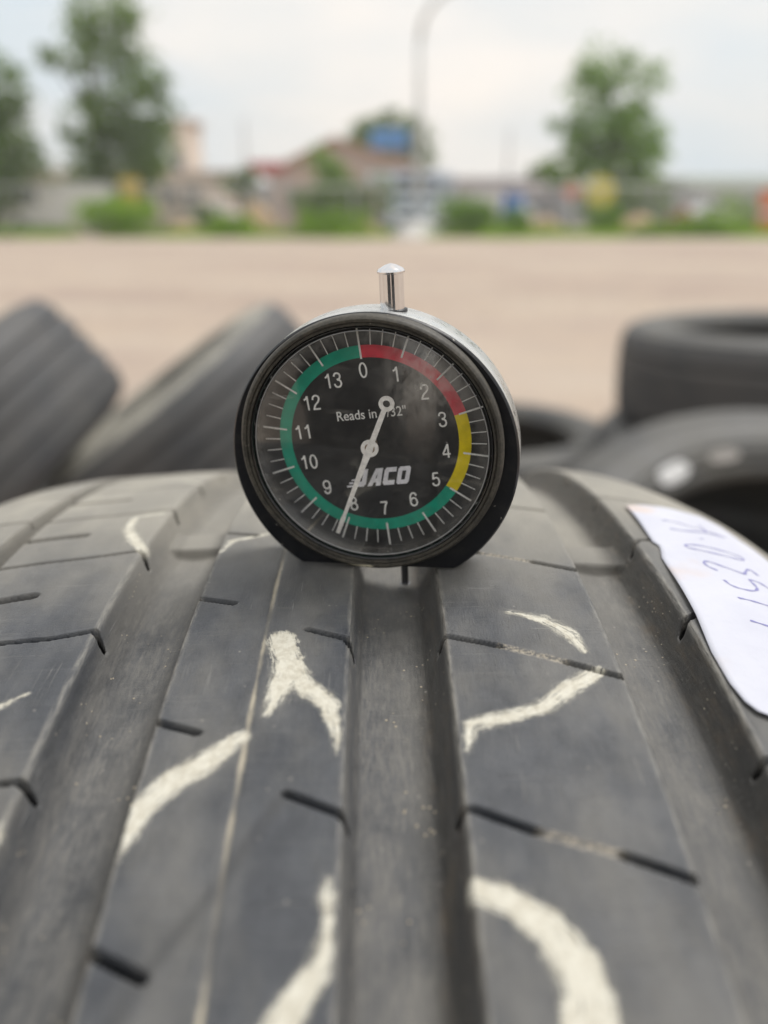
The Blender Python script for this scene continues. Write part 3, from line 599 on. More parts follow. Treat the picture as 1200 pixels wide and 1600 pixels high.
def measured_tyre():
    ang = (R(0), R(0))
    T = Matrix.Rotation(0.0220307, 4, 'Y') @ Matrix.Rotation(-0.0040595, 4, 'Z')
    root = empty('car_tyre', 'large worn tyre in front with cream chalk strokes, carrying the gauge on its crown', 'tyre')
    root.matrix_world = T.inverted()
    mat = tread_material()
    # columns, with every groove edge on a column
    lim = [-117.0] + [EDGE[k] for k in ('FL', 'FR', 'LL', 'LR', 'CL', 'CR', 'RL', 'RR')] + [85.0]
    # rows: fine where the camera looks, coarse round the back
    rows = np.concatenate([np.arange(-112, -88, .34), np.arange(-88, -20, .24), np.arange(-20, 30, .27), np.arange(30, 92, .4)])
    circ = 2 * math.pi * 320
    rest = np.arange(92, circ - 112, 6.0)
    rows = np.concatenate([rows, rest]); nr = len(rows)
    names = ['tread_rib', 'tread_groove', 'tread_rib', 'tread_groove', 'tread_rib', 'tread_groove', 'tread_rib', 'tread_groove', 'tread_rib']
    for i, nm in enumerate(names):
        a, b = lim[i], lim[i + 1]
        step = .36 if nm == 'tread_rib' else .3
        if i == 0: step = .7
        if i == 8: xs = np.concatenate([np.arange(a, 66, .36), np.arange(66, b, .9), [b]])
        else: xs = np.linspace(a, b, max(8, int(round((b - a) / step))) + 1)
        X, S = np.meshgrid(xs, rows)
        dep = groove_depth(X)
        if nm == 'tread_rib':           # rounded worn edge
            for e_ in (a, b):
                if e_ in (-117.0, 85.0): continue
                q = np.clip(1 - np.abs(X - e_) / .9, 0, 1); dep = dep + .0 * q
        # sipes
        for pts, wd in SIPES:
            m = near(X, S, pts, 2.5)
            if not m.any(): continue
            d = seg_dist(X[m], S[m], pts)
            hw = abs(wd) / 2; full = 3.6 if wd > 0 else .35
            s_ = np.clip((hw + .13 - d) / .26, 0, 1)
            if wd > 1.5: s_ = np.clip((hw + .25 - d) / .6, 0, 1)
            dep[m] = np.maximum(dep[m], dep[m] * .0 + s_ * full + dep[m] * (1 - s_) * 0 + np.minimum(dep[m], 20) * (dep[m] > s_ * full)) if False else np.maximum(dep[m], s_ * (full + np.minimum(dep[m], 2.4)) * np.clip(1.7 - dep[m] / 2.2, 0, 1))
        # crease: shallow moulded line at x = -18.9
        dc = np.abs(X + 18.9 + .12 * np.sin(S * .21)); dep = dep + .22 * np.exp(-(dc / .28) ** 2) * (S < 6)
        # soft unevenness
        un = .05 * np.sin(X * .31 + S * .045) + .04 * np.sin(S * .13 - X * .11 + 1)
        # tread wear bars in the grooves
        for sb in (({3: 7.5, 7: -2.0}.get(i, 4.0)), 400.0, -300.):
            if nm == 'tread_groove': dep = np.where(dep > 4.0, dep - (dep - 4.0) * np.clip(1 - (np.abs(S - sb) - 4.5) / .9, 0, 1) * .9, dep)
        r = crown(X) - (dep + un) * 1e-3
        th = S / 320.
        co = np.stack([X * 1e-3, r * np.sin(th), r * np.cos(th)], -1).reshape(-1, 3)
        nc = len(xs)
        idx = np.arange(nr * nc).reshape(nr, nc)
        nxt = np.roll(idx, -1, 0)
        quads = np.stack([idx[:, :-1], idx[:, 1:], nxt[:, 1:], nxt[:, :-1]], -1).reshape(-1, 4)
        me = bpy.data.meshes.new(nm); nv, nf = len(co), len(quads)
        me.vertices.add(nv); me.vertices.foreach_set('co', co.ravel())
        me.loops.add(nf * 4); me.loops.foreach_set('vertex_index', quads.ravel().astype(np.int32))
        me.polygons.add(nf); me.polygons.foreach_set('loop_start', np.arange(0, nf * 4, 4, dtype=np.int32))
        me.update(calc_edges=True); me.validate()
        me.polygons.foreach_set('use_smooth', np.ones(nf, bool))
        pd = np.full(X.shape, 9.); PU = np.zeros(X.shape); PV = np.zeros(X.shape); fil = np.full(X.shape, 9.); dline = np.full(X.shape, 9.); sipd = np.full(X.shape, 9.)
        for pts, wd in SIPES:
            m = near(X, S, pts, 2.5)
            if not m.any(): continue
            d = seg_dist(X[m], S[m], pts) - abs(wd) / 2
            if wd > 0: sipd[m] = np.minimum(sipd[m], np.where(groove_depth(X[m]) > 2.6, 9., d))
            else: fil[m] = np.minimum(fil[m], d)
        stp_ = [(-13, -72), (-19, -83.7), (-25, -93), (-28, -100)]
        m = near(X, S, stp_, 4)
        if m.any(): dline[m] = seg_dist(X[m], S[m], stp_)
        for st in STROKES:
            m = near(X, S, st, 8)
            if not m.any(): continue
            Xm, Sm = X[m], S[m]; cur = pd[m]; pu, pv = PU[m], PV[m]; acc = 0.
            for q in range(len(st) - 1):
                (ax, ay, aw), (bx, by, bw) = st[q], st[q+1]; L_ = math.hypot(bx-ax, by-ay); ux, uy = (bx-ax)/L_, (by-ay)/L_
                t = np.clip(((Xm-ax)*ux + (Sm-ay)*uy) / L_, 0, 1); dd = np.hypot(Xm-ax-t*L_*ux, Sm-ay-t*L_*uy) - (aw*(1-t) + bw*t)
                k_ = dd < cur; cur = np.where(k_, dd, cur); pu = np.where(k_, acc + t*L_, pu); pv = np.where(k_, (Xm-ax)*(-uy) + (Sm-ay)*ux, pv); acc += L_
            pd[m] = cur; PU[m] = pu + 13*STROKES.index(st); PV[m] = pv
        rimd = np.min([np.abs(X - EDGE[k]) for k in EDGE], 0)
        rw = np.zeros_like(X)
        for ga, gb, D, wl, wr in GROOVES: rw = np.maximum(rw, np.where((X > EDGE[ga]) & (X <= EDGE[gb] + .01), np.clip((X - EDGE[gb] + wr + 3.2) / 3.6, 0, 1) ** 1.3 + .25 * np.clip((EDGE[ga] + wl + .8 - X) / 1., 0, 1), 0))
        for an, arr in (('wallm', rw), ('fill', fil), ('dark_line', dline), ('sipe', sipd), ('paint', pd), ('dep', dep), ('crease', np.where(S < 20, np.abs(X + 18.9) , 9) - .15), ('rimd', rimd)):
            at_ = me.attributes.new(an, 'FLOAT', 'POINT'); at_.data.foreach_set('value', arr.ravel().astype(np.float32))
        at_ = me.attributes.new('stroke', 'FLOAT_VECTOR', 'POINT'); at_.data.foreach_set('vector', np.stack([PU, PV, 0*PU], -1).ravel().astype(np.float32))
        at_ = me.attributes.new('tc', 'FLOAT_VECTOR', 'POINT')
        at_.data.foreach_set('vector', np.stack([X, np.where(S > 1000, S - circ, S), dep * 2], -1).ravel().astype(np.float32))
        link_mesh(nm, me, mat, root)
    # sidewalls, beads and the inner surface
    for sgn, xe in ((-1, -117.0), (1, 85.0)):
        r0 = float(crown(xe)); x0 = xe * 1e-3; s = sgn
        prof = [(r0, x0), (r0 - .010, x0 + s * .0080), (r0 - .022, x0 + s * .0135), (r0 - .040, x0 + s * .0180), (r0 - .058, x0 + s * .0190), (r0 - .0745, x0 + s * .0150), (.212, x0 + s * .006), (.205, x0 - s * .004), (.203, x0 - s * .015), (.208, x0 - s * .020), (.222, x0 - s * .012), (r0 - .06, x0 + s * .006), (r0 - .03, x0 + s * .004), (r0 - .014, x0 - s * .010)]
        pp = [(r, h) for r, h in prof]
        mb = MB(); n = 180
        m = len(pp)
        for k in range(n):
            a = 2 * math.pi * k / n
            for r, h in pp: mb.v.append((h, r * math.sin(a), r * math.cos(a)))
        for k in range(n):
            k2 = (k + 1) % n
            for i in range(m - 1): mb.f.append((k*m+i, k*m+i+1, k2*m+i+1, k2*m+i))
        o = mb.build('sidewall', SIDE, root, smooth=True)
    mb = MB(); mb.v = []; n = 120; pr = [(.278, -.107), (.302, -.07), (.307, -.016), (.302, .04), (.278, .075)]; m = len(pr)
    for k in range(n):
        a = 2 * math.pi * k / n
        for r, h in pr: mb.v.append((h, r * math.sin(a), r * math.cos(a)))
    for k in range(n):
        k2 = (k + 1) % n
        for i in range(m - 1): mb.f.append((k*m+i, k*m+i+1, k2*m+i+1, k2*m+i))
    mb.build('inner_liner', SIDE, root, smooth=True)
    return root, T.inverted()
tyre, TYM = measured_tyre()
def on_tread(x, s, off=0.):      # tyre millimetres -> world
    r = float(crown(x)) + off * 1e-3; th = s / 320.
    return TYM @ Vector((x * 1e-3, r * math.sin(th), r * math.cos(th)))

# ------------------------------------------------------------------ paper label
def paper():
    poly = [(52.7,17.1),(58,20.6),(64.8,23.4),(71,24.6),(75.5,21),(77.8,10),(78.4,-10),(78,-30),(76,-50),(72.5,-58.4),(56,-59.2),(52.4,-58.9),(50.9,-58.0),(49.9,-56.0),(49.3,-52),(49.3,-44.3),(50.2,-34.5),(50.6,-25),(51.0,-17),(51.3,-13),(52.2,-9.5),(52.6,-7.2),(51.9,-5.2),(52.0,-1.7),(52.4,8)]
    ys = sorted({round(p[1], 2) for p in poly} | set(np.arange(-59, 24.5, 1.0).round(2)))
    def span(y):
        xs = []
        for i in range(len(poly)):
            (ax, ay), (bx, by) = poly[i], poly[(i + 1) % len(poly)]
            if (ay <= y < by) or (by <= y < ay): xs.append(ax + (y - ay) / (by - ay) * (bx - ax))
        return (min(xs), max(xs)) if len(xs) > 1 else None
    mb = MB(); n = 26; rows = 0; lift = lambda u, y: .30 + .55 * (1 - u) ** 3 * (.5 + .5 * math.sin(y * .17)) + .35 * abs(math.sin(y * .09 + 2)) * u
    for y in ys:
        sp = span(y)
        if not sp: continue
        for k in range(n + 1):
            u = k / n; x = sp[0] + (sp[1] - sp[0]) * u
            mb.v.append(tuple(on_tread(x, y, lift(u, y))))
        rows += 1
    for j in range(rows - 1):
        for k in range(n): mb.f.append((j*(n+1)+k, j*(n+1)+k+1, (j+1)*(n+1)+k+1, (j+1)*(n+1)+k))
    M = NM('paper'); p = M.n('ShaderNodeTexCoord').outputs['Object']; a = M.noise(p, 60, 5, .6); b = M.noise(p, 900, 3, .6)
    st = M.noise(p, 35, 3, .5, w=5)
    c = M.mix(M.ramp(a, .3, .7), (.52, .53, .61), (.57, .58, .65)); c = M.mix(M.ramp(st, .60, .70, 0, .45), c, (.62, .45, .32))
    M.set(color=c, rough=.75, spec=.25, normal=M.bump(M.mth('ADD', M.mth('MULTIPLY', b, .15), M.noise(p, 130, 3, .55, w=9)), .35, .0008))
    root = empty('paper_label', 'white paper label with handwritten blue ink stuck on the shoulder of the measured tyre', 'label', on_tread(60, -20))
    sh = mb.build('paper_sheet', M.m, root, smooth=True); sh.matrix_parent_inverse = Matrix.Translation(on_tread(60, -20)).inverted()
    so_ = sh.modifiers.new('thick', 'SOLIDIFY'); so_.thickness = .00012; so_.offset = -1
    INK = [
     [(58.2,8.5),(60.7,9.4),(64.9,8.6),(72.0,8.9)], [(58.1,3.3),(61.1,3.6),(66.6,6.6),(72.0,8.9)], [(67.4,12.6),(67.6,10),(66.9,7.0)], [(63.7,1.0),(63.8,.2)],
     [(68.9,-6.9),(65.1,-7.2),(61.2,-7.1),(58.5,-6.6),(58.5,-5.3),(61.0,-4.4),(65.0,-4.2),(68.9,-4.6),(69.9,-5.7),(68.9,-6.9)],
     [(60.6,-16.3),(59.3,-15.0),(59.1,-13.3),(60.4,-12.5),(62.6,-13.6),(66.3,-15.0)], [(66.3,-15.0),(67.6,-12.6),(68.8,-11.6),(69.5,-13.6)],
     [(60.3,-20.2),(60.9,-21.9),(62.6,-22.6),(64.9,-22.2),(66.3,-20.7),(66.4,-18.8),(66.3,-17.3),(68.1,-17.3),(69.3,-18.8),(71.0,-19.6)],
     [(60.2,-26.9),(62.2,-27.0),(64.4,-27.3),(67.6,-28.0)], [(59.2,-34.6),(60.8,-35.1),(63.4,-35.9),(66,-36.6)] ]
    def catmull(P):
        Q = [P[0]] + P + [P[-1]]; out = []
        for i in range(1, len(Q) - 2):
            p0, p1, p2, p3 = [np.array(q) for q in Q[i-1:i+3]]
            for t in np.linspace(0, 1, 7)[:-1 if i < len(Q) - 3 else None]:
                out.append(.5 * ((2*p1) + (-p0+p2)*t + (2*p0-5*p1+4*p2-p3)*t*t + (-p0+3*p1-3*p2+p3)*t**3))
        return out
    inkb = MB()
    def sheet(x, y):
        sp = span(y); u = (x - sp[0]) / (sp[1] - sp[0]); return on_tread(x, y, lift(u, y) + .05)
    for L in INK:
        c = catmull(L); n0 = len(inkb.v)
        for i, q in enumerate(c):
            t = c[min(i+1, len(c)-1)] - c[max(i-1, 0)]; t = t / (np.linalg.norm(t) + 1e-9); nn = np.array([-t[1], t[0]])
            wd = .29 * (.8 + .3 * math.sin(i * .9)); 
            for sgn in (-1, 1):
                z = q + nn * wd * sgn; inkb.v.append(tuple(sheet(z[0], z[1])))
        for i in range(len(c) - 1): inkb.f.append((n0+2*i, n0+2*i+1, n0+2*i+3, n0+2*i+2))
    ink = NM('blue_ballpoint'); ink.set(color=(.20, .20, .42), rough=.5)
    o = inkb.build('handwriting', ink.m, root); o.matrix_parent_inverse = sh.matrix_parent_inverse
paper()

# ------------------------------------------------------------------ other tyres of the pile
def plain_tread_mat():
    M = NM('black_tread_rubber'); p = M.n('ShaderNodeTexCoord').outputs['Object']
    a = M.noise(p, 7, 5, .6); b = M.noise(p, 90, 4, .7, w=4)
    f = M.mth('MULTIPLY', M.ramp(a, .3, .7, .03, .22), M.ramp(b, .2, .8, .7, 1.2))
    M.set(color=M.mix(f, (.046, .049, .055), (.24, .22, .19)), rough=.6, normal=M.bump(b, .3, .002)); return M.m
TREADM = plain_tread_mat()
GRV = NM('shaded_groove_rubber').set(color=(.03, .031, .034), rough=.75)
def tyre_meshes():
    # axis along local z, section .21 m wide, outer radius .32
    def lathe(prof, n=144):
        mb = MB(); mb.lathe(prof, n, 'z'); return mb
    tread = []
    for a, b in ((-.088, -.062), (-.052, -.022), (-.010, .010), (.022, .052), (.062, .088)):
        tread += [(a, b)]
    cr_ = lambda x: .32 - .55 * x * x - 8 * max(0, abs(x) - .065) ** 2
    prof = [(cr_(-.1), -.1), (cr_(-.094), -.094)]
    for i, (a, b) in enumerate(tread):
        prof += [(cr_(a), a), (cr_((a+b)/2), (a+b)/2), (cr_(b), b)]
        if i < 4:
            c = tread[i+1][0]; prof += [(cr_(b) - .0065, b + .0015), (cr_(c) - .0065, c - .0015)]
    prof += [(cr_(.094), .094), (cr_(.1), .1)]
    M_t = lathe(prof)
    r0 = cr_(.1)
    sw = [(r0, .1), (r0-.012, .1055), (r0-.022, .1085), (r0-.024, .1100), (r0-.026, .1092), (r0-.03, .1105), (r0-.05, .1115), (r0-.066, .1098), (r0-.068, .1112), (r0-.070, .109), (r0-.078, .1065), (r0-.080, .1078), (r0-.082, .105), (r0-.088, .102), (.215, .096), (.2075, .092), (.205, .086), (.205, .078), (.213, .074), (.225, .082), (.25, .096), (.28, .094), (.297, .08)]
    M_s = lathe(sw); M_s2 = lathe([(r, -h) for r, h in sw][::-1])
    M_i = lathe([(.297, -.08), (.307, -.05), (.309, 0), (.307, .05), (.297, .08)])
    bead = lathe([(r0-.0285, .1107), (r0-.030, .1122), (r0-.0315, .1109)])
    return M_t.mesh('tread'), M_s.mesh('sidewall'), M_s2.mesh('sidewall'), M_i.mesh('inner_liner'), bead.mesh('rib_ring')
TM = tyre_meshes()
SIDE_D = sidewall_material('tan_dust_sidewall', .75, (.06, .062, .064), (.42, .40, .34))
def pile_tyre(label, centre, axis, side=SIDE, scale=1., spin=0.):
    root = empty('car_tyre', label, 'tyre', group='loose tyres piled behind the measured tyre')
    q = Vector(axis).to_track_quat('Z', 'Y')
    root.matrix_world = Matrix.Translation(centre) @ q.to_matrix().to_4x4() @ Matrix.Rotation(spin, 4, 'Z') @ Matrix.Scale(scale, 4)
    for nm, me, mt in (('tread', TM[0], TREADM), ('sidewall', TM[1], side), ('sidewall', TM[2], SIDE), ('inner_liner', TM[3], side)):
        me = me.copy()
        o = link_mesh(nm, me, mt, root); autosmooth(o, 30)
    return root
for sx_, sy_, n_ in ((-.50, -1.10, 4), (.32, -1.35, 4)):  # unseen stacks added behind the camera to darken what the gauge reflects
    rnd = random.Random(int(sx_ * 100))
    for k_ in range(n_):
        pile_tyre('unseen black tyre added for dark reflections, %s stack behind the camera, %s' % ('left' if sx_ < 0 else 'right', ['lowest', 'second from below', 'third from below', 'topmost'][k_]), Vector((sx_ + rnd.uniform(-.03, .03), sy_ + rnd.uniform(-.03, .03), GZ + .113 + k_ * .2235)), (0, 0, 1))
cf = Vector((0, math.cos(PITCH), -math.sin(PITCH))); cu = Vector((0, math.sin(PITCH), math.cos(PITCH))); crr = Vector((1, 0, 0))
def cam2w(px, py, z): return CAM + z * (cf + (px - 600) / 1320 * crr - (py - 800) / 1320 * cu)
def dirw(a, b, c): return (a * crr + b * cu + c * cf).normalized()
a1 = -dirw(.68, -.74, .39); pile_tyre('black tyre leaning at the far left, its grooved tread facing the camera', cam2w(-78, 726, 1.45), a1)
a2 = dirw(-.62, .785, -.35); pile_tyre('black tyre leaning left of the gauge with a dusty tan sidewall turned up', cam2w(216, 628, 1.55) - a2 * .108, a2, SIDE_D)
pile_tyre('black tyre lying flat on top of another one at the right edge', cam2w(1213, 510, 1.80) - Vector((0, 0, .105)), (-.02, .0, 1))
p_ = cam2w(1213, 510, 1.80); pile_tyre('black tyre under the flat tyre at the right, resting on the gravel', Vector((p_.x + .02, p_.y + .02, GZ + .5 * (p_.z - .215 - GZ))), (0, 0, 1), scale=(p_.z - .222 - GZ) / .223)
p_ = at(760, 680, 2.0); pile_tyre('black tyre lying flat on the gravel just right behind the gauge, dark hole showing', Vector((p_.x, p_.y, GZ + .113)), (.0, -.02, 1))
a3 = Vector((math.sin(.514) * math.cos(-1.561), math.sin(.514) * math.sin(-1.561), math.cos(.514))); A2 = pile_tyre('tilted black tyre at the right with two white chalk spots on its sidewall', (.4477, .6751, -.087), a3)
# chalk spots on that tyre's sidewall
def chalk_spot(root, px, py, z, wd, ht, mat):
    inv = root.matrix_world.inverted(); o_ = inv @ CAM; d_ = (inv @ cam2w(px, py, 1.)) - o_; c = o_ + d_ * ((.111 - o_.z) / d_.z)
    ang = math.atan2(c.y, c.x)
    r0 = max(.222, min(.295, math.hypot(c.x, c.y))); mb = MB(); n, m = 14, 7
    for i in range(n + 1):
        for j in range(m + 1):
            u = (i / n - .5) * 2; v = (j / m - .5) * 2
            v2 = v * math.sqrt(max(0.02, 1 - abs(u) ** 3)); a = ang + u * wd / 2 / r0; r = r0 + .0 + v2 * ht / 2
            pr = [(.2075, .092), (.2167, .102), (.2347, .109), (.2547, .1115), (.2747, .1105), (.2927, .1055), (.3047, .1)]
            h = np.interp(r, [q[0] for q in pr], [q[1] for q in pr]) + .002
            mb.v.append((r * math.cos(a), r * math.sin(a), h))
    for i in range(n):
        for j in range(m): mb.f.append((i*(m+1)+j, (i+1)*(m+1)+j, (i+1)*(m+1)+j+1, i*(m+1)+j+1))
    mb.build('chalk_spot', mat, root, smooth=True)
CH = simple('chalk', (.72, .72, .72), .8); CH2 = simple('worn_chalk', (.34, .32, .30), .8)
bpy.context.view_layer.update()
chalk_spot(A2, 1060, 738, .86, .046, .020, CH); chalk_spot(A2, 1150, 730, .84, .04, .014, CH2)

# ------------------------------------------------------------------ tread depth gauge (millimetres, local: x right, y away, z up)
def gauge():
    root = empty('tread_gauge', 'round black dial tread depth gauge with chrome plunger standing on the tyre crown', 'gauge')
    K = .001
    Zb = 22.4; RB = 24.3; CZ = -2.4; THK = 7.2
    blk = NM('black_plastic'); p = blk.n('ShaderNodeTexCoord').outputs['Object']
    a = blk.noise(p, 400, 4, .7); b = blk.noise(p, 2500, 3, .6); sp = blk.noise(p, 1300, 2, .5, w=7)
    c = blk.mix(blk.ramp(a, .45, .8, 0, .3), (.006, .007, .010), (.05, .047, .042)); c = blk.mix(blk.ramp(sp, .70, .76, 0, .8), c, (.35, .33, .29))
    blk.set(color=c, rough=blk.ramp(a, .3, .7, .28, .42), spec=.45, normal=blk.bump(b, .12, .0001))
    bez = NM('dusty_black_bezel'); p = bez.n('ShaderNodeTexCoord').outputs['Object']
    a = bez.noise(p, 260, 5, .7); b = bez.noise(p, 1800, 4, .7, w=2); ch = bez.noise(p, 120, 3, .5, w=11)
    c = bez.mix(bez.mth('MULTIPLY', bez.ramp(a, .25, .65, .25, .85), bez.ramp(b, .35, .65, .45, 1)), (.014, .0135, .013), (.10, .09, .07))
    sp_ = bez.n('ShaderNodeSeparateXYZ'); bez.l(p, sp_.inputs[0])
    chip = bez.mth('MULTIPLY', bez.ramp(sp_.outputs[2], -.0209, -.0213), bez.mth('MULTIPLY', bez.ramp(sp_.outputs[0], -.0062, -.0055), bez.ramp(sp_.outputs[0], -.0002, -.0012)))
    chip = bez.mth('MULTIPLY', chip, bez.ramp(b, .3, .45)); c = bez.mix(chip, c, (.62, .57, .42))
    c = bez.mix(bez.ramp(bez.noise(p, 900, 2, .5, w=20), .72, .76, 0, .7), c, (.4, .36, .28))
    bez.set(color=c, rough=.55, normal=bez.bump(b, .3, .00015))
    gloss = NM('gloss_black_ring').set(color=(.012, .012, .013), rough=.2)
    wht = simple('white_print', (.85, .85, .82), .6, var=.1, scale=900)
    needle_m = simple('needle_white', (.88, .86, .82), .5, var=.12, scale=1500)
    gm = simple('green_print', (.0, .33, .21), .55, var=.12, scale=500); rm = simple('red_print', (.66, .03, .06), .55, var=.12, scale=500); ym = simple('yellow_print', (.80, .63, .0), .55, var=.1, scale=500)
    dialm = NM('dial_black'); p = dialm.n('ShaderNodeTexCoord').outputs['Object']; a = dialm.noise(p, 260, 5, .65); b = dialm.noise(p, 1600, 2, .5, w=4)
    c = dialm.mix(dialm.ramp(a, .3, .75, 0, .5), (.010, .010, .011), (.034, .034, .032)); dialm.set(color=c, rough=.6)
    # body: disc with a flat foot
    def clipped(rad, zb, n=120):
        a0 = math.acos(zb / rad); out = []
        for k in range(n + 1):
            a = -math.pi / 2 + a0 + (2 * math.pi - 2 * a0) * k / n
            out.append((rad * math.cos(a), rad * math.sin(a)))
        return out
    def ring_body(rs, name, mat):
        mb = MB(); m = len(rs); P = [clipped(r, min(Zb + CZ, r - .6)) for r, _ in rs]; n = len(P[0])
        for k in range(n):
            for j, (r, y) in enumerate(rs): x, z = P[j][k]; mb.v.append((x*K, y*K, (z + (CZ if r > 22.5 else 0))*K))
        for k in range(n):
            k2 = (k + 1) % n
            for j in range(m - 1): mb.f.append((k*m+j, k2*m+j, k2*m+j+1, k*m+j+1))
        if name == 'case_band': mb.f.append(tuple(k*m + m-1 for k in range(n)))
        o = mb.build(name, mat, root); autosmooth(o, 40); return o
    ring_body([(20.2, 3.0), (20.4, .3), (22.6, 0.0), (RB-.35, 0.0), (RB-.05, .3), (RB, .5), (RB, .7)], 'case', blk.m)
    band = NM('satin_metal_band'); p = band.n('ShaderNodeTexCoord').outputs['Object']; a = band.noise(p, 500, 4, .7); band.set(color=band.mix(band.ramp(a, .4, .8, 0, .5), (.66, .67, .66), (.36, .34, .30)), metal=.9, rough=band.ramp(a, .3, .7, .22, .4))
    ring_body([(RB-.02, .72), (RB, .8), (RB, THK), (RB-.3, THK+.5), (RB-1, THK+.7)], 'case_band', band.m)
    # bezel with its inner lip, seen as concentric rings
    mb = MB(); mb.lathe([(21.85*K, .0*K), (21.9*K, -1.7*K), (21.7*K, -2.2*K), (21.35*K, -2.45*K), (20.95*K, -2.4*K), (20.8*K, -2.1*K), (20.7*K, -2.1*K), (20.6*K, -2.35*K), (20.35*K, -2.3*K), (20.2*K, -1.6*K)], 160)
    autosmooth(mb.build('bezel', bez.m, root), 35)
    mb = MB(); mb.lathe([(20.25*K, -1.9*K), (20.1*K, -2.1*K), (19.9*K, -1.9*K), (19.85*K, -1.2*K), (19.75*K, 0), (19.7*K, 2.5*K)], 128)
    autosmooth(mb.build('bezel_lip', gloss, root), 50)
    # bright bead of the crystal's edge
    cry = NM('crystal_edge'); cry.set(color=(.30, .30, .30), rough=.18, spec=.8)
    mb = MB(); mb.lathe([((19.42 + .11*math.cos(t))*K, (-1.55 + .11*math.sin(t))*K) for t in np.linspace(0, 2*math.pi, 9)[:-1]], 128, closed=True)
    mb.build('crystal_edge', cry.m, root, smooth=True)
    # dial with a chapter step
    SPIN = Matrix.Rotation(R(-5.4), 4, 'Y')
    face = empty('dial', None, None); face.parent = root; face.matrix_local = SPIN
    del_empty = face
    DY = 2.3
    mb = MB(); mb.lathe([(0.0, DY*K), (19.75*K, DY*K)], 96); fo = mb.build('dial', dialm.m, root); fo.matrix_local = SPIN
    bpy.data.objects.remove(face)
    def part(mb, name, mat, par=fo, **k): return mb.build(name, mat, par, **k)
    def arc(a0, a1, r0, r1, y, n=None):
        n = n or max(2, int((a1 - a0) / 2)); mb = MB()
        for i in range(n + 1):
            a = R(a0 + (a1 - a0) * i / n)
            for r in (r0, r1): mb.v.append((r*math.sin(a)*K, y*K, r*math.cos(a)*K))
        for i in range(n): mb.f.append((2*i, 2*i+1, 2*i+3, 2*i+2))
        return mb
    U = 360 / 14
    RI, RO = 14.3, 16.35
    part(arc(0, 3*U, RI, RO, DY - .03), 'colour_band', rm); part(arc(3*U, 5*U, RI, RO, DY - .03), 'colour_band', ym); part(arc(5*U, 360, RI, RO, DY - .03), 'colour_band', gm)
    for i in range(56):
        a = i * U / 4; major = i % 4 == 0
        wdt = .15 if major else .085; r0 = 15.1 if major else 16.35; r1 = 19.3 if major else 18.9
        if i == 0: r0 = 14.1
        mb = MB(); mb.prism([(-wdt*K, r0*K), (wdt*K, r0*K), (wdt*K, r1*K), (-wdt*K, r1*K)], (DY-.07)*K, (DY-.05)*K)
        o = part(mb, 'tick', wht); o.rotation_euler = (0, R(a), 0)
    def text(body, size, x, z, name, xs=1., mat=wht, bold=0.):
        cu_ = bpy.data.curves.new('t', 'FONT'); cu_.body = body; cu_.size = size*K; cu_.align_x = 'CENTER'; cu_.align_y = 'CENTER'; cu_.extrude = .00001; cu_.offset = bold*K
        to = bpy.data.objects.new('t', cu_); col.objects.link(to); bpy.context.view_layer.update()
        me = bpy.data.meshes.new_from_object(to.evaluated_get(bpy.context.evaluated_depsgraph_get())); bpy.data.objects.remove(to)
        me.transform(Matrix.Translation((x*K, (DY-.06)*K, z*K)) @ Matrix.Rotation(math.pi/2, 4, 'X') @ Matrix.Scale(xs, 4, (1, 0, 0)))
        me.materials.clear(); return link_mesh(name, me, mat, fo)
    el = lambda cx, cz, rx, rz_: [(cx + rx*math.sin(t), cz + rz_*math.cos(t)) for t in np.linspace(0, 2*math.pi, 15)]
    six = [(.46,.74),(.40,.89),(.27,.95),(.13,.87),(.06,.66),(.05,.36),(.10,.13),(.27,.05),(.43,.13),(.48,.32),(.42,.52),(.27,.60),(.13,.52),(.06,.36)]
    GLY = {'0': [el(.27, .5, .21, .45)], '1': [[(.09,.72),(.22,.78),(.33,.95)], [(.33,.97),(.33,.02)]], '2': [[(.06,.68),(.10,.86),(.27,.95),(.44,.87),(.47,.70),(.38,.52),(.18,.32),(.06,.07)], [(.02,.06),(.50,.06)]],
      '3': [[(.06,.74),(.12,.90),(.27,.95),(.42,.88),(.45,.72),(.38,.58),(.22,.53)], [(.24,.53),(.42,.46),(.48,.28),(.41,.11),(.26,.05),(.11,.11),(.05,.27)]],
      '4': [[(.38,.02),(.38,.95)], [(.38,.93),(.04,.30)], [(.02,.27),(.52,.27)]], '5': [[(.46,.92),(.13,.92)], [(.14,.94),(.09,.50)], [(.09,.50),(.25,.60),(.42,.54),(.48,.33),(.41,.12),(.25,.05),(.11,.11),(.05,.25)]],
      '6': [six], '9': [[(.54-x_, 1-z_) for x_, z_ in six]], '7': [[(.04,.92),(.50,.92)], [(.48,.90),(.32,.55),(.22,.02)]], '8': [el(.27, .74, .18, .20), el(.27, .28, .21, .24)]}
